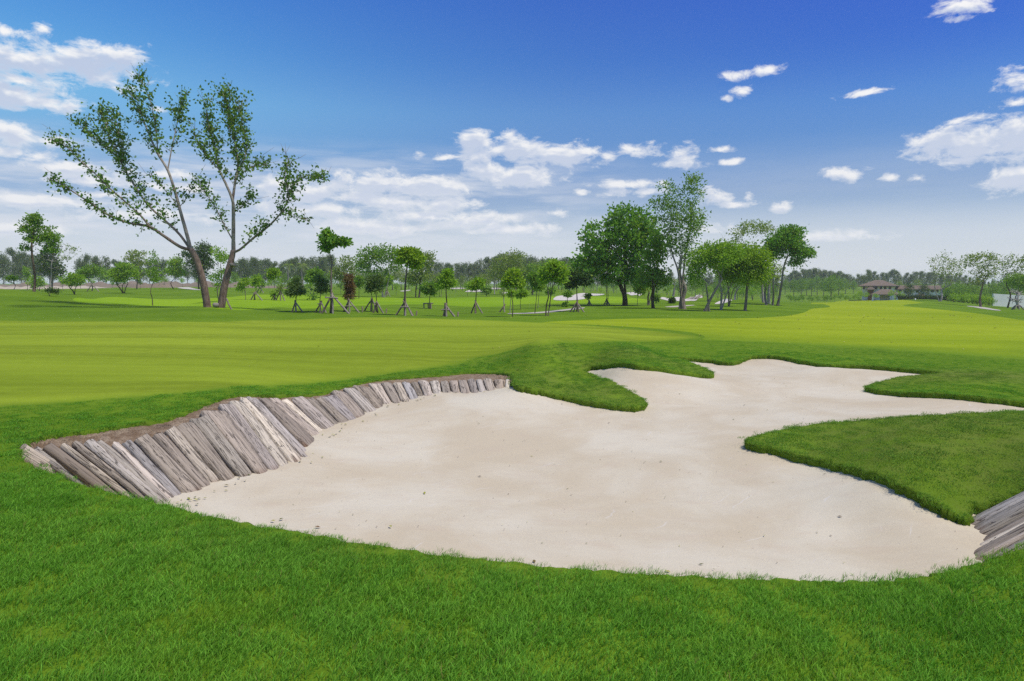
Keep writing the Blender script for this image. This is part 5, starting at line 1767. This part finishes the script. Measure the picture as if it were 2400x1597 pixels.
def proto_tree(kind, seed):
    """a tree of about 10 m, built once and copied"""
    global rng
    keep, rng = rng, np.random.default_rng(seed)
    root = empty('tree', (0, 0, 0))
    g = Geo()
    if kind == 'casuarina':
        H = 10
        lean = rng.normal(0, .25, 2)
        tr = np.array([[0, 0, -.1], [lean[0] * .3, lean[1] * .3, 3], [lean[0] * .7, lean[1] * .7, 6.5], [lean[0], lean[1], 9.6]])
        g.tube(spline(tr, 4), np.linspace(.16, .03, 13), 6, .3)
        tips, C = [], []
        for _ in range(40):
            z = 1.9 + 7.6 * rng.random() ** .85
            a = rng.uniform(0, 6.283)
            reach = (.55 + 2.2 * (1 - ((z - 1.9) / 8.0)) ** .75) * rng.uniform(.5, 1.15)
            st = np.array([lean[0] * z / 10, lean[1] * z / 10, z - .5])
            e = st + np.array([math.cos(a) * reach, math.sin(a) * reach, .45 + .75 * reach])
            g.tube([st, (st + e) / 2 + [0, 0, -.1], e], [.05, .035, .015], 4, .3)
            for f in (.45, .75, 1.0):
                C.append(st + (e - st) * f)
        C.append([lean[0], lean[1], 9.8])
        V, Q, tn = leaves(np.array(C), 13, np.array([.34, .34, .38]), .85, .14, None, -.35, up=.1)
        lm, bm = 'leaf_pine', 'bark_grey'
    elif kind == 'wood':
        bl = [(0, 0, 5.6, 2.6, 2.4, 2.6), (1.6, .2, 4.6, 1.9, 1.8, 1.9), (-1.7, -.2, 4.4, 1.9, 1.8, 1.8), (.2, 0, 7.6, 1.6, 1.6, 1.6)]
        C = crown_points(bl, 70)
        t = spline(np.array([[0, 0, -.1], [.1, 0, 2], [.05, .05, 4.4]]), 4)
        g.tube(t, np.linspace(.2, .1, len(t)), 7, .2)
        grow_limbs(g, t, .1, C, 4, .02, .2)
        V, Q, tn = leaves(C, 20, np.array([.5, .5, .42]), .46, .26, np.array([0, 0, 5]))
        lm, bm = 'leaf_mid', 'bark_brown'
    elif kind == 'young':
        bl = [(0, 0, 2.5, 1.0, 1.0, .8), (.5, .1, 3.1, .7, .7, .5), (-.5, 0, 2.1, .6, .6, .4)]
        C = crown_points(bl, 34)
        t = spline(np.array([[0, 0, -.05], [rng.normal(0, .08), 0, .9], [rng.normal(0, .12), 0, 2.0]]), 4)
        g.tube(t, np.linspace(.06, .03, len(t)), 6, .2)
        grow_limbs(g, t, .035, C, 4, .008, .2)
        V, Q, tn = leaves(C, 16, np.array([.2, .2, .13]), .24, .13, np.array([0, 0, 2.3]))
        lm, bm = 'leaf_bright', 'bark_grey'
    elif kind == 'bush':
        bl = [(0, 0, .8, .9, .8, .75), (.5, .1, .6, .6, .6, .5), (-.5, 0, .6, .6, .6, .5)]
        C = crown_points(bl, 40)
        for a in range(4):
            e = np.array([math.cos(a * 1.6) * .4, math.sin(a * 1.6) * .4, .7])
            g.tube([[0, 0, -.05], e * .5 + [0, 0, .05], e], [.04, .03, .015], 5, .1)
        grow_limbs(g, np.array([[0, 0, .1], [0, 0, .4]]), .03, C, 4, .008, 0)
        V, Q, tn = leaves(C, 18, np.array([.17, .17, .14]), .20, .12, np.array([0, 0, .6]))
        lm, bm = 'leaf_mid', 'bark_brown'
    g.obj('trunk', M[bm], root, True, 'pale')
    mesh_obj('crown', V, [Q], M[lm], root, True, {'tone': tn})
    rng = keep
    root['category'] = {'casuarina': 'tree', 'wood': 'tree', 'young': 'tree', 'bush': 'shrub'}[kind]
    if kind == 'bush':
        root.name = 'bush'
    return root


PROTO = {k: [proto_tree(k, 40 + i * 7 + len(k)) for i in range(n)] for k, n in (('casuarina', 6), ('wood', 4), ('young', 4), ('bush', 3))}
HGT = {'casuarina': 10.4, 'wood': 9.0, 'young': 3.6, 'bush': 1.5}
_used = set()


def put(kind, u, top_v, d, label, group, cr=None):
    """a copy whose top shows at pixel (u, top_v) from distance d"""
    p = PD(u, top_v, d)
    gz = ground_z(p[None, :2])[0]
    s = max(.15, (p[2] - gz) / HGT[kind])
    pr = PROTO[kind][rng.integers(len(PROTO[kind]))]
    loc = (p[0], p[1], gz)
    rz = rng.uniform(0, 6.283)
    if id(pr) not in _used:
        _used.add(id(pr))
        pr.location, pr.scale, pr.rotation_euler = loc, (s, s, s), (0, 0, rz)
        pr['label'], pr['group'] = label, group
        o = pr
    else:
        o = copy_thing(pr, loc, s, rz, label, group)
    if cr:
        for c in o.children:
            if c.name.startswith('crown'):
                c.material_slots[0].link = 'OBJECT'
                c.material_slots[0].material = M[cr]
    return o


def belt(kind, pts, step, d0, d1, label, group, jv=4, cr=None):
    """copies along a skyline given as (u, top v) points"""
    us = np.array([p[0] for p in pts], float)
    vs = np.array([p[1] for p in pts], float)
    u = us[0]
    while u <= us[-1]:
        put(kind, u + rng.uniform(-.3, .3) * step, np.interp(u, us, vs) + rng.uniform(-jv * .6, jv), rng.uniform(d0, d1), label, group, cr)
        u += step * rng.uniform(.75, 1.25)


belt('casuarina', [(-40, 600), (-5, 596), (26, 581), (60, 592), (95, 600), (130, 610)], 16, 190, 225, 'grey-green casuarina behind the tall straight-trunked tree at the far left', 'casuarinas at the far left')
belt('casuarina', [(186, 600), (205, 594), (232, 596), (262, 606), (300, 612), (345, 612), (372, 602), (400, 604), (440, 615), (475, 630)], 19, 195, 240, 'grey-green casuarina on the skyline between the far left trees and the V-shaped trunks', 'casuarinas left of the V-shaped tree')
belt('casuarina', [(545, 612), (570, 602), (600, 607), (630, 609), (660, 615), (690, 602), (720, 604), (750, 600), (790, 598)], 10, 190, 250, 'grey-green casuarina in the row between the V-shaped tree and the tall slim tree', 'casuarinas behind the coconut palms')
belt('casuarina', [(1005, 616), (1020, 609), (1045, 616), (1065, 618), (1085, 616), (1115, 616), (1140, 604), (1165, 597), (1200, 592), (1230, 600), (1260, 604), (1300, 604), (1345, 606)], 9, 190, 250, 'grey-green casuarina in the dense row beyond the centre of the course', 'casuarinas behind the centre of the course')
belt('casuarina', [(1340, 612), (1450, 640), (1560, 640), (1700, 640), (1840, 640)], 15, 200, 260, 'dim casuarina glimpsed beneath the crowns of the large right-hand trees', 'casuarinas behind the large right-hand trees', 8)
belt('casuarina', [(1840, 645), (1870, 634), (1905, 632), (1930, 630), (1960, 634), (1985, 640), (2005, 650)], 7, 290, 350, 'hazy casuarina in the distant wood left of the brown-roofed house', 'casuarinas left of the house', 6)
belt('casuarina', [(2005, 652), (2020, 640), (2040, 634), (2060, 638), (2080, 634), (2100, 634), (2112, 646), (2130, 636), (2150, 640), (2175, 636), (2220, 640), (2300, 655), (2400, 655)], 8, 290, 350, 'hazy casuarina rising behind the brown-roofed house', 'casuarinas behind the house', 6)
# lower, greener woods in front
belt('wood', [(556, 640), (640, 645), (720, 640), (800, 636)], 26, 150, 185, 'low dull green tree under the row of casuarinas left of centre', 'woodland trees left of centre', 8)
belt('wood', [(800, 632), (860, 625), (920, 620), (1000, 640), (1060, 640)], 21, 140, 180, 'dull green woodland tree behind the staked saplings', 'woodland trees behind the saplings', 8, 'leaf_olive')
belt('wood', [(1060, 646), (1120, 640), (1180, 622), (1240, 622), (1300, 615), (1340, 618)], 20, 140, 180, 'olive-green woodland tree under the dense casuarinas at the centre', 'woodland trees at the centre', 8, 'leaf_olive')
belt('wood', [(1340, 645), (1420, 650), (1500, 650), (1600, 650), (1700, 652), (1800, 655)], 27, 150, 190, 'green woodland tree showing between trunks of the large right-hand trees', 'woodland trees behind the large trees', 8)
belt('wood', [(1845, 655), (1880, 652), (1930, 650), (1960, 648), (2000, 655)], 15, 215, 260, 'green tree at the foot of the hazy wood left of the house', 'woodland trees left of the house', 6)
belt('young', [(560, 655), (640, 655), (720, 655), (800, 652), (900, 656), (1000, 660), (1100, 660), (1200, 662), (1330, 660)], 34, 95, 150, 'small green tree standing loose on the far fairway behind the staked saplings', 'small trees on the far fairway', 9)
belt('young', [(150, 650), (240, 652), (330, 650), (440, 652), (540, 655)], 33, 110, 150, 'small green tree standing loose on the far slope at the left', 'small trees on the left slope', 9)
belt('young', [(1345, 668), (1450, 668), (1560, 672), (1680, 672), (1790, 672)], 28, 100, 140, 'small green tree on the far fairway beyond the large right-hand trees', 'small trees beyond the large trees', 8)
belt('young', [(1852, 692), (1900, 692), (1960, 691), (2000, 692), (2020, 693)], 11, 118, 138, 'small vase-shaped young tree in the scattered row left of the house', 'small trees in a row left of the house', 4, 'leaf_mid')
put('wood', 1950, 646, 200, 'dark green leafy tree standing clear of the hazy wood left of the house', None, 'leaf_mid')
put('wood', 2130, 664, 172, 'rounded dark tree before the right wing of the house, left of two', None, 'leaf_dark')
put('wood', 2167, 665, 172, 'rounded dark tree before the right wing of the house, right of two', None, 'leaf_dark')
put('wood', 2110, 658, 235, 'broad yellow-green tree above the long low roof, left of two', None, 'leaf_olive')
put('wood', 2150, 655, 235, 'broad yellow-green tree above the long low roof, right of two', None, 'leaf_olive')
put('young', 2054, 688, 150, 'bright small tree at the left pillar of the roofed pavilion', None)
put('young', 2017, 682, 158, 'small tree before the left gable of the brown-roofed house', None)
put('young', 2030, 684, 156, 'leafy young tree in front of the house wall left of the pavilion', None)
put('young', 2090, 680, 160, 'small tree against the white wall right of the pavilion roof', None)
put('young', 2112, 682, 160, 'small garden tree beside the right pillar of the pavilion', None)
belt('wood', [(2225, 660), (2260, 666), (2300, 668), (2340, 655), (2400, 640)], 17, 140, 175, 'dense green tree filling the right edge behind the airy trees', 'trees at the right edge', 6)
belt('bush', [(2240, 688), (2275, 690), (2300, 688), (2330, 694)], 13, 105, 118, 'leafy garden bush beside the cart path at the right', 'bushes by the right cart path', 4, 'leaf_bright')
for q in [p for ps in PROTO.values() for p in ps if id(p) not in _used]:
    for c in list(q.children):
        bpy.data.objects.remove(c)
    bpy.data.objects.remove(q)

X('leaning airy tree with white limbs and sparse leaves before the right wing of the house', 'tree', (2203, 711), [(2208, 695), (2216, 680), (2224, 668)], 8, [(2230, 632, 22, 26), (2255, 620, 16, 20), (2205, 640, 18, 22), (2190, 620, 14, 18), (2215, 605, 14, 12)], 90, 11, 4.2, 4.6, 'leaf_olive', 'bark_pale', d=104,
  pale=.8, bare=[(2222, 635, 42, 32, 60)], extra_trunks=[([(2202, 695), (2194, 672), (2190, 650)], 4)])
X('tall airy tree with a straight brown trunk and arched crown beside the right cart path', 'tree', (2299, 721), [(2300, 700), (2301, 675), (2302, 655)], 8.5, [(2300, 603, 30, 12), (2280, 620, 16, 20), (2325, 618, 18, 20), (2322, 645, 14, 14), (2285, 660, 18, 14), (2305, 640, 20, 22)], 110, 14, 4.6, 4.4, 'leaf_olive', 'bark_brown', d=92, pale=.3, bare=[(2300, 635, 36, 30, 40)])
X('airy tree with upright twigs at the right edge of the photo', 'tree', (2362, 712), [(2362, 690), (2363, 670), (2365, 650)], 6, [(2350, 620, 12, 20), (2372, 615, 12, 22), (2392, 630, 14, 26), (2370, 650, 22, 16), (2400, 610, 10, 14)], 80, 12, 4.6, 4.4, 'leaf_olive', 'bark_dark', d=96, bare=[(2368, 625, 30, 30, 36)])
X('bushy dark green tree at the right edge below the airy twigs', 'tree', (2388, 716), [(2388, 700), (2388, 685)], 5, [(2385, 660, 26, 16), (2405, 665, 20, 18)], 70, 20, 5.0, 4.6, 'leaf_mid', 'bark_dark', d=92)


def dead_tree():
    b = PD(2385, 728, 78)
    b[2] = ground_z(b[None, :2])[0]
    m = b[1] / F_PX
    r = tag(empty('dead_tree', b), 'dead pale tree with tangled bare branches and arched roots at the right edge', 'dead tree')
    g = Geo()
    tr = np.array([[0, 0, 8 * m], [-2 * m, 0, 22 * m], [2 * m, .1, 38 * m]])
    tr = spline(tr, 4)
    g.tube(tr, np.linspace(3.2, 1.6, len(tr)) * m, 7, .6, .08)
    for k in range(13):
        a = rng.uniform(0, 6.283)
        st = tr[rng.integers(2, len(tr))]
        L = rng.uniform(12, 26) * m
        d = unit(np.array([math.cos(a), math.sin(a), rng.uniform(.1, 1.0)]))
        p1 = st + d * L * .5 + rng.normal(0, .05, 3)
        e = p1 + unit(d + rng.normal(0, .5, 3)) * L * .5
        g.tube([st, p1, e], np.array([1.4, .9, .4]) * m, 5, .8)
        for _ in range(2):
            e2 = p1 + unit(d + rng.normal(0, .7, 3)) * L * .45
            g.tube([p1, (p1 + e2) / 2 + rng.normal(0, .03, 3), e2], np.array([.8, .6, .3]) * m, 4, .8)
    g.obj('trunk', M['bark_pale'], r, True, 'pale')
    for k in range(7):
        a = k * .9 + rng.uniform(-.3, .3)
        e = np.array([math.cos(a) * 16 * m, math.sin(a) * 10 * m, -.1])
        q = Geo()
        q.tube(spline(np.array([[0, 0, 11 * m], e * .45 + [0, 0, 9 * m], e]), 4), np.linspace(2.0, 1.0, 9) * m, 6, .5, .08)
        q.obj('root', M['bark_grey'], r, True, 'pale')


dead_tree()


def palm(u, v, top_v, d, label, crown=20):
    b = PD(u, v, d)
    b[2] = ground_z(b[None, :2])[0]
    m = d / F_PX
    H = CAM_Z + (HOR - top_v) * m - b[2]
    r = tag(empty('coconut_palm', b), label, 'palm')
    g = Geo()
    t = spline(np.array([[0, 0, -.1], [.2, 0, H * .35], [.15, 0, H * .72], [.4, 0, H]]), 5)
    g.tube(t, np.linspace(.26, .13, len(t)), 8, .4, .05)
    g.obj('trunk', M['bark_grey'], r, True, 'pale')
    top = t[-1]
    V, Q, tn = [], [], []
    c = 0
    for k in range(15):
        a = k * 2.4 + rng.uniform(-.2, .2)
        el = rng.uniform(-.35, 1.0)
        L = crown * m * rng.uniform(.8, 1.1)
        pts = []
        for f in np.linspace(0, 1, 9):
            rr = L * f * math.cos(el * .8)
            pts.append(top + np.array([math.cos(a) * rr, math.sin(a) * rr, L * (math.sin(el) * f - .75 * f * f)]))
        pts = np.array(pts)
        sd = np.array([-math.sin(a), math.cos(a), 0])
        for i in range(1, 9):
            for s in (-1, 1):
                w = L * .26 * math.sin(math.pi * min(.95, .15 + i / 10))
                p = pts[i]
                o = (pts[i] - pts[i - 1]) * .5
                e = p + sd * s * w + o * 1.2 + [0, 0, -w * .55]
                V += [p - o * .55, p + o * .25, e + o * .3, e]
                Q.append((c, c + 1, c + 2, c + 3))
                tn += [rng.random()] * 4
                c += 4
    mesh_obj('crown', np.array(V), [np.array(Q)], M['leaf_olive'], r, True, {'tone': tn})


palm(674, 664, 622, 165, 'coconut palm with drooping fronds, left of the two palms before the casuarinas')
palm(706, 664, 621, 170, 'coconut palm with drooping fronds, right of the two palms before the casuarinas')
palm(1578, 684, 655, 150, 'small palm glimpsed under the crowns left of the tall airy tree', 12)

# ------------------------------------------------------------------ the house, pavilion, garden wall, hedge
def plain(name, col, rough=.8, var=.12, scale=1.2):
    m, nt, out = mat(name)
    pos = nt.n('ShaderNodeNewGeometry').outputs['Position']
    a = nt.noise(pos, scale, 5, .65)
    principled(nt, out, nt.mix(a, tuple(c * (1 - var) for c in col), tuple(min(1, c * (1 + var)) for c in col)), rough, .2)
    return m


def roof_material():
    m, nt, out = mat('roof_shingle')
    pos = nt.n('ShaderNodeNewGeometry').outputs['Position']
    w = nt.noise(nt.scaled(pos, (3, 3, 9)), 1.2, 3, .6)
    b = nt.noise(pos, .6, 4, .6)
    c = nt.mix(b, (.200, .150, .112), (.265, .202, .155))
    c = nt.mix(nt.math('MULTIPLY', nt.sstep(w, .4, .65), .5), c, (.150, .112, .085))
    principled(nt, out, c, .85, .15, bump(nt, w, .5, .05))
    return m


M['roof'] = roof_material()
M['white'] = plain('white_render', (.80, .78, .74))
M['eave'] = plain('dark_red_timber', (.12, .045, .032))
M['glass'] = plain('window_glass', (.035, .045, .055), .15)
M['hedge'] = leaf_material('hedge_leaf', (.030, .060, .016), (.075, .125, .030), .2)


def hip_roof(g, x0, x1, y0, y1, z0, z1, inset, over=.5, thick=.16, inset_y=None):
    """hipped roof over a rectangle, with courses that step"""
    x0, x1, y0, y1 = x0 - over, x1 + over, y0 - over, y1 + over
    ym = (y0 + y1) / 2
    n = 7
    rings = []
    for k in range(n + 1):
        f = k / n
        f2 = f ** 1.12
        rings.append([(x0 + inset * f, y0 + (ym - .12 - y0) * f, z0 + (z1 - z0) * f2), (x1 - inset * f, y0 + (ym - .12 - y0) * f, z0 + (z1 - z0) * f2),
                      (x1 - inset * f, y1 - (y1 - ym - .12) * f, z0 + (z1 - z0) * f2), (x0 + inset * f, y1 - (y1 - ym - .12) * f, z0 + (z1 - z0) * f2)])
    V, Q = [], []
    for k in range(n):
        a, b = np.array(rings[k]), np.array(rings[k + 1])
        a = a + [0, 0, .05]
        c = len(V)
        V += list(a) + list(b) + list(a - [0, 0, .05])
        for i in range(4):
            j = (i + 1) % 4
            Q.append((c + i, c + j, c + 4 + j, c + 4 + i))
            Q.append((c + 8 + i, c + 8 + j, c + j, c + i))
    c = len(V)
    V += list(np.array(rings[-1]))
    Q.append((c, c + 1, c + 2, c + 3))
    lo = np.array(rings[0]) - [0, 0, thick]
    c = len(V)
    V += list(np.array(rings[0])) + list(lo)
    for i in range(4):
        j = (i + 1) % 4
        Q.append((c + 4 + i, c + 4 + j, c + j, c + i))
    Q.append((c + 7, c + 6, c + 5, c + 4))
    g.add(np.array(V), np.array(Q))


def house():
    d = 185.0
    m = d / F_PX
    def x(u): return (u - CU) * m
    def z(v): return CAM_Z + (HOR - v) * m
    gz = float(ground_z(np.array([[x(2055), d]]))[0])
    org = np.array([x(2055), d, gz])
    r = tag(empty('house', org), 'two-storey house with white walls and brown hipped roofs behind the far end of the fairway', 'house')
    def o(a): return np.asarray(a, float) - org

    def part(name, build, mt, parent=r):
        g = Geo()
        build(g)
        return g.obj(name, M[mt], parent, False)
    # main block
    mx0, mx1 = x(2018), x(2094)
    wl = part('wall', lambda g: g.box(o([(mx0 + mx1) / 2, d + 4, (z(670.5) + gz - .5) / 2]), [mx1 - mx0, 8, z(670.5) - gz + .5]), 'white')
    part('roof', lambda g: hip_roof(g, mx0 - org[0], mx1 - org[0], 0, 8, z(670.5) - gz + .02, z(657) - gz, 4.6, 1.3), 'roof')
    part('eave', lambda g: g.box(o([(mx0 + mx1) / 2, d + 4, z(671.4)]), [mx1 - mx0 + 2.0, 9.6, .16]), 'eave')
    for u in (2022, 2044, 2051, 2062, 2072, 2083):
        w = part('window', lambda g: g.box(o([x(u), d - .02, z(675)]), [.62, .10, .85]), 'eave')
        part('pane', lambda g: g.box(o([x(u), d - .085, z(675)]), [.48, .04, .70]), 'glass', w)
    # lower left porch roof
    part('roof', lambda g: hip_roof(g, x(2031) - org[0], x(2046) - org[0], -2.2, .0 - .1, z(679) - gz, z(672.5) - gz, .85, .4), 'roof')
    part('wall', lambda g: g.box(o([x(2038.5), d - 1.2, (z(679) + gz) / 2]), [x(2045) - x(2032), 2.0, z(679) - gz]), 'eave')
    # right wing with the long low roof
    wx0, wx1 = x(2099), x(2204)
    part('wall', lambda g: g.box(o([(wx0 + wx1) / 2, d + 8.5, (z(678) + gz - .5) / 2]), [wx1 - wx0, 6, z(678) - gz + .5]), 'white')
    part('roof', lambda g: hip_roof(g, wx0 - org[0], wx1 - org[0], 5.5, 11.5, z(678.5) - gz, z(669.5) - gz, 1.0, .7), 'roof')
    for u in (2108, 2122, 2148, 2182, 2192):
        w = part('window', lambda g: g.box(o([x(u), d + 5.48, z(682)]), [.8, .10, .7]), 'eave')
        part('pane', lambda g: g.box(o([x(u), d + 5.41, z(682)]), [.64, .04, .54]), 'glass', w)
    part('roof', lambda g: hip_roof(g, x(2150) - org[0], x(2160) - org[0], 1.5, 3.5, z(694) - gz, z(688.5) - gz, .6, .5), 'roof')
    part('wall', lambda g: g.box(o([x(2155), d + 2.5, (z(694) + gz) / 2]), [x(2159) - x(2151), 1.6, z(694) - gz]), 'white')
    # pavilion in front
    dp_ = 172.0
    mp = dp_ / F_PX
    def xp(u): return (u - CU) * mp
    def zp(v): return CAM_Z + (HOR - v) * mp
    gp = float(ground_z(np.array([[xp(2072), dp_]]))[0])
    op = np.array([xp(2072), dp_, gp])
    q = tag(empty('pavilion', op), 'open pavilion with a brown hipped roof on thick white pillars before the house', 'pavilion')
    g = Geo()
    hip_roof(g, xp(2043) - op[0], xp(2104) - op[0], 0, 6, zp(690.5) - gp, zp(678.5) - gp, 2.6, .5)
    g.obj('roof', M['roof'], q, False)
    g = Geo()
    g.box([0, 3, zp(691.3) - gp], [xp(2104) - xp(2043) + .5, 6.4, .14])
    g.obj('eave', M['eave'], q, False)
    for u in (2044, 2101):
        for y in (.3, 5.6):
            g = Geo()
            h = zp(692) - gp + .3
            a = xp(u) - op[0]
            B = np.array([[sx * wv, sy * wv, zz] for zz, wv in ((-.3, .26), (h - .3, .18)) for sy in (-1, 1) for sx in (-1, 1)]) + [a, y, 0]
            g.add(B, [[0, 2, 3, 1], [4, 5, 7, 6], [0, 1, 5, 4], [2, 6, 7, 3], [0, 4, 6, 2], [1, 3, 7, 5]])
            g.obj('pillar', M['white'], q, False)
    g = Geo()
    g.box([xp(2072) - op[0], 4.6, (zp(691) - gp) / 2 - .15], [xp(2084) - xp(2060), .25, zp(691) - gp + .3])
    w = g.obj('wall', M['white'], q, False)
    for e, p_ in ((r, org), (q, op)):          # both fronts are turned towards the green
        th = math.atan2(p_[0], p_[1])
        e.rotation_euler = (0, 0, -th)
        e.scale = (math.cos(th), 1, 1)


house()


def long_wall(name, label, cat, u0, u1, d, h, mt, thick=.3, part=None, base_off=0.0):
    m = d / F_PX
    xs = np.linspace((u0 - CU) * m, (u1 - CU) * m, 14)
    zz = ground_z(np.column_stack([xs, np.full(14, d)]))
    V, Q = [], []
    for i, (xx, g_) in enumerate(zip(xs, zz)):
        V += [(xx, d - thick / 2, g_ - .3), (xx, d - thick / 2, g_ + h), (xx, d + thick / 2, g_ + h), (xx, d + thick / 2, g_ - .3)]
    for i in range(13):
        c = 4 * i
        for a, b in ((0, 1), (1, 2), (2, 3), (3, 0)):
            Q.append((c + a, c + 4 + a, c + 4 + b, c + b))
    V, Q = np.array(V), np.array(Q)
    o = mesh_obj(name, V, [Q, np.array([[0, 1, 2, 3], [55, 54, 53, 52]])], M[mt], None, False)
    tag(o, label, cat)
    return o


long_wall('garden_wall', 'long low white wall at the right edge behind the airy trees', 'wall', 2325, 2480, 112, 2.0, 'white')
M['bank'] = plain('dry_bank', (.20, .16, .12), .95, .35, .25)
M['sandy'] = plain('sandy_strip', (.42, .36, .28), .95, .2, .3)


def bank(name, u0, u1, d, h0, mt, depth=6.0, seed=0):
    """low earth bank along the far edge of the course"""
    m = d / F_PX
    n = 90
    xs = np.linspace((u0 - CU) * m, (u1 - CU) * m, n)
    V = []
    prof = [(-.5, -.3), (-.32, .55), (-.12, .95), (.12, 1.0), (.35, .5), (.5, -.3)]
    for i, xx in enumerate(xs):
        g_ = ground_z(np.array([[xx, d]]))[0]
        e = min(1, 6 * i / n, 6 * (n - 1 - i) / n)
        hh = h0 * (.8 + .25 * math.sin(i * .7 + seed) + .15 * math.sin(i * 2.3)) * e
        for a, b in prof:
            V.append((xx, d + a * depth + .3 * math.sin(i * 1.7), g_ + b * hh))
    k = len(prof)
    i = (np.arange(n - 1)[:, None] * k + np.arange(k - 1)[None]).ravel()
    o = mesh_obj(name, np.array(V), [np.stack([i, i + k, i + k + 1, i + 1], -1)[:, ::-1]], M[mt])
    tag(o, kind='structure')


bank('earth_bank', -120, 700, 172, 1.35, 'bank', 7)
bank('sandy_bank', -60, 260, 150, .55, 'sandy', 6, 2)
bank('earth_bank', 320, 420, 140, .7, 'bank', 6, 4)


def hedge():
    d = 160.0
    m = d / F_PX
    n = 1500
    u = rng.uniform(2106, 2245, n)
    xs = (u - CU) * m
    ys = d + rng.uniform(-.7, .7, n)
    z0 = ground_z(np.column_stack([xs, ys]))
    top = CAM_Z + (HOR - 694.5) * m
    C = np.column_stack([xs, ys, z0 + (top - z0) * rng.random(n) ** .6])
    org = C.mean(0)
    r = tag(empty('hedge', org), 'dark clipped hedge along the foot of the long low house wing', 'hedge')
    V, Q, tn = leaves(C - org, 7, np.array([.2, .2, .16]), .3, .2)
    mesh_obj('foliage', V, [Q], M['hedge'], r, True, {'tone': tn})
    g = Geo()
    for a in np.arange(xs.min(), xs.max(), 1.4):
        gz = float(ground_z(np.array([[a, d]]))[0])
        g.tube([[a - org[0], d - org[1], gz - org[2] - .1], [a - org[0] + .1, d - org[1], gz - org[2] + 1.2]], .05, 5, .2)
    g.obj('stem', M['bark_brown'], r, True, 'pale')


hedge()

# white marker post on the crest before the hedge
_b = hit(2145, 703)[0]
_g = Geo()
_mm = _b[1] / F_PX
_g.tube([[0, 0, -.1], [0, 0, 2.2 * _mm], [0, 0, 3.0 * _mm]], np.array([1.6, 1.6, .9]) * _mm, 8)
_o = _g.obj('marker_post', M['white'], None, True, None, _b)
tag(_o, 'small white marker on the fairway crest before the hedge', 'marker')

# ------------------------------------------------------------------ air
def haze():
    m, nt, out = mat('haze')
    v = nt.n('ShaderNodeVolumePrincipled')
    v.inputs['Color'].default_value = (.95, .97, 1.0, 1)
    v.inputs['Density'].default_value = HAZE
    v.inputs['Anisotropy'].default_value = .2
    nt.L.new(v.outputs[0], out.inputs['Volume'])
    g = Geo()
    g.box([0, 0, 5.5], [6200, 6200, 23])
    tag(g.obj('haze', m, None, False), kind='stuff')


HAZE = .00036
haze()
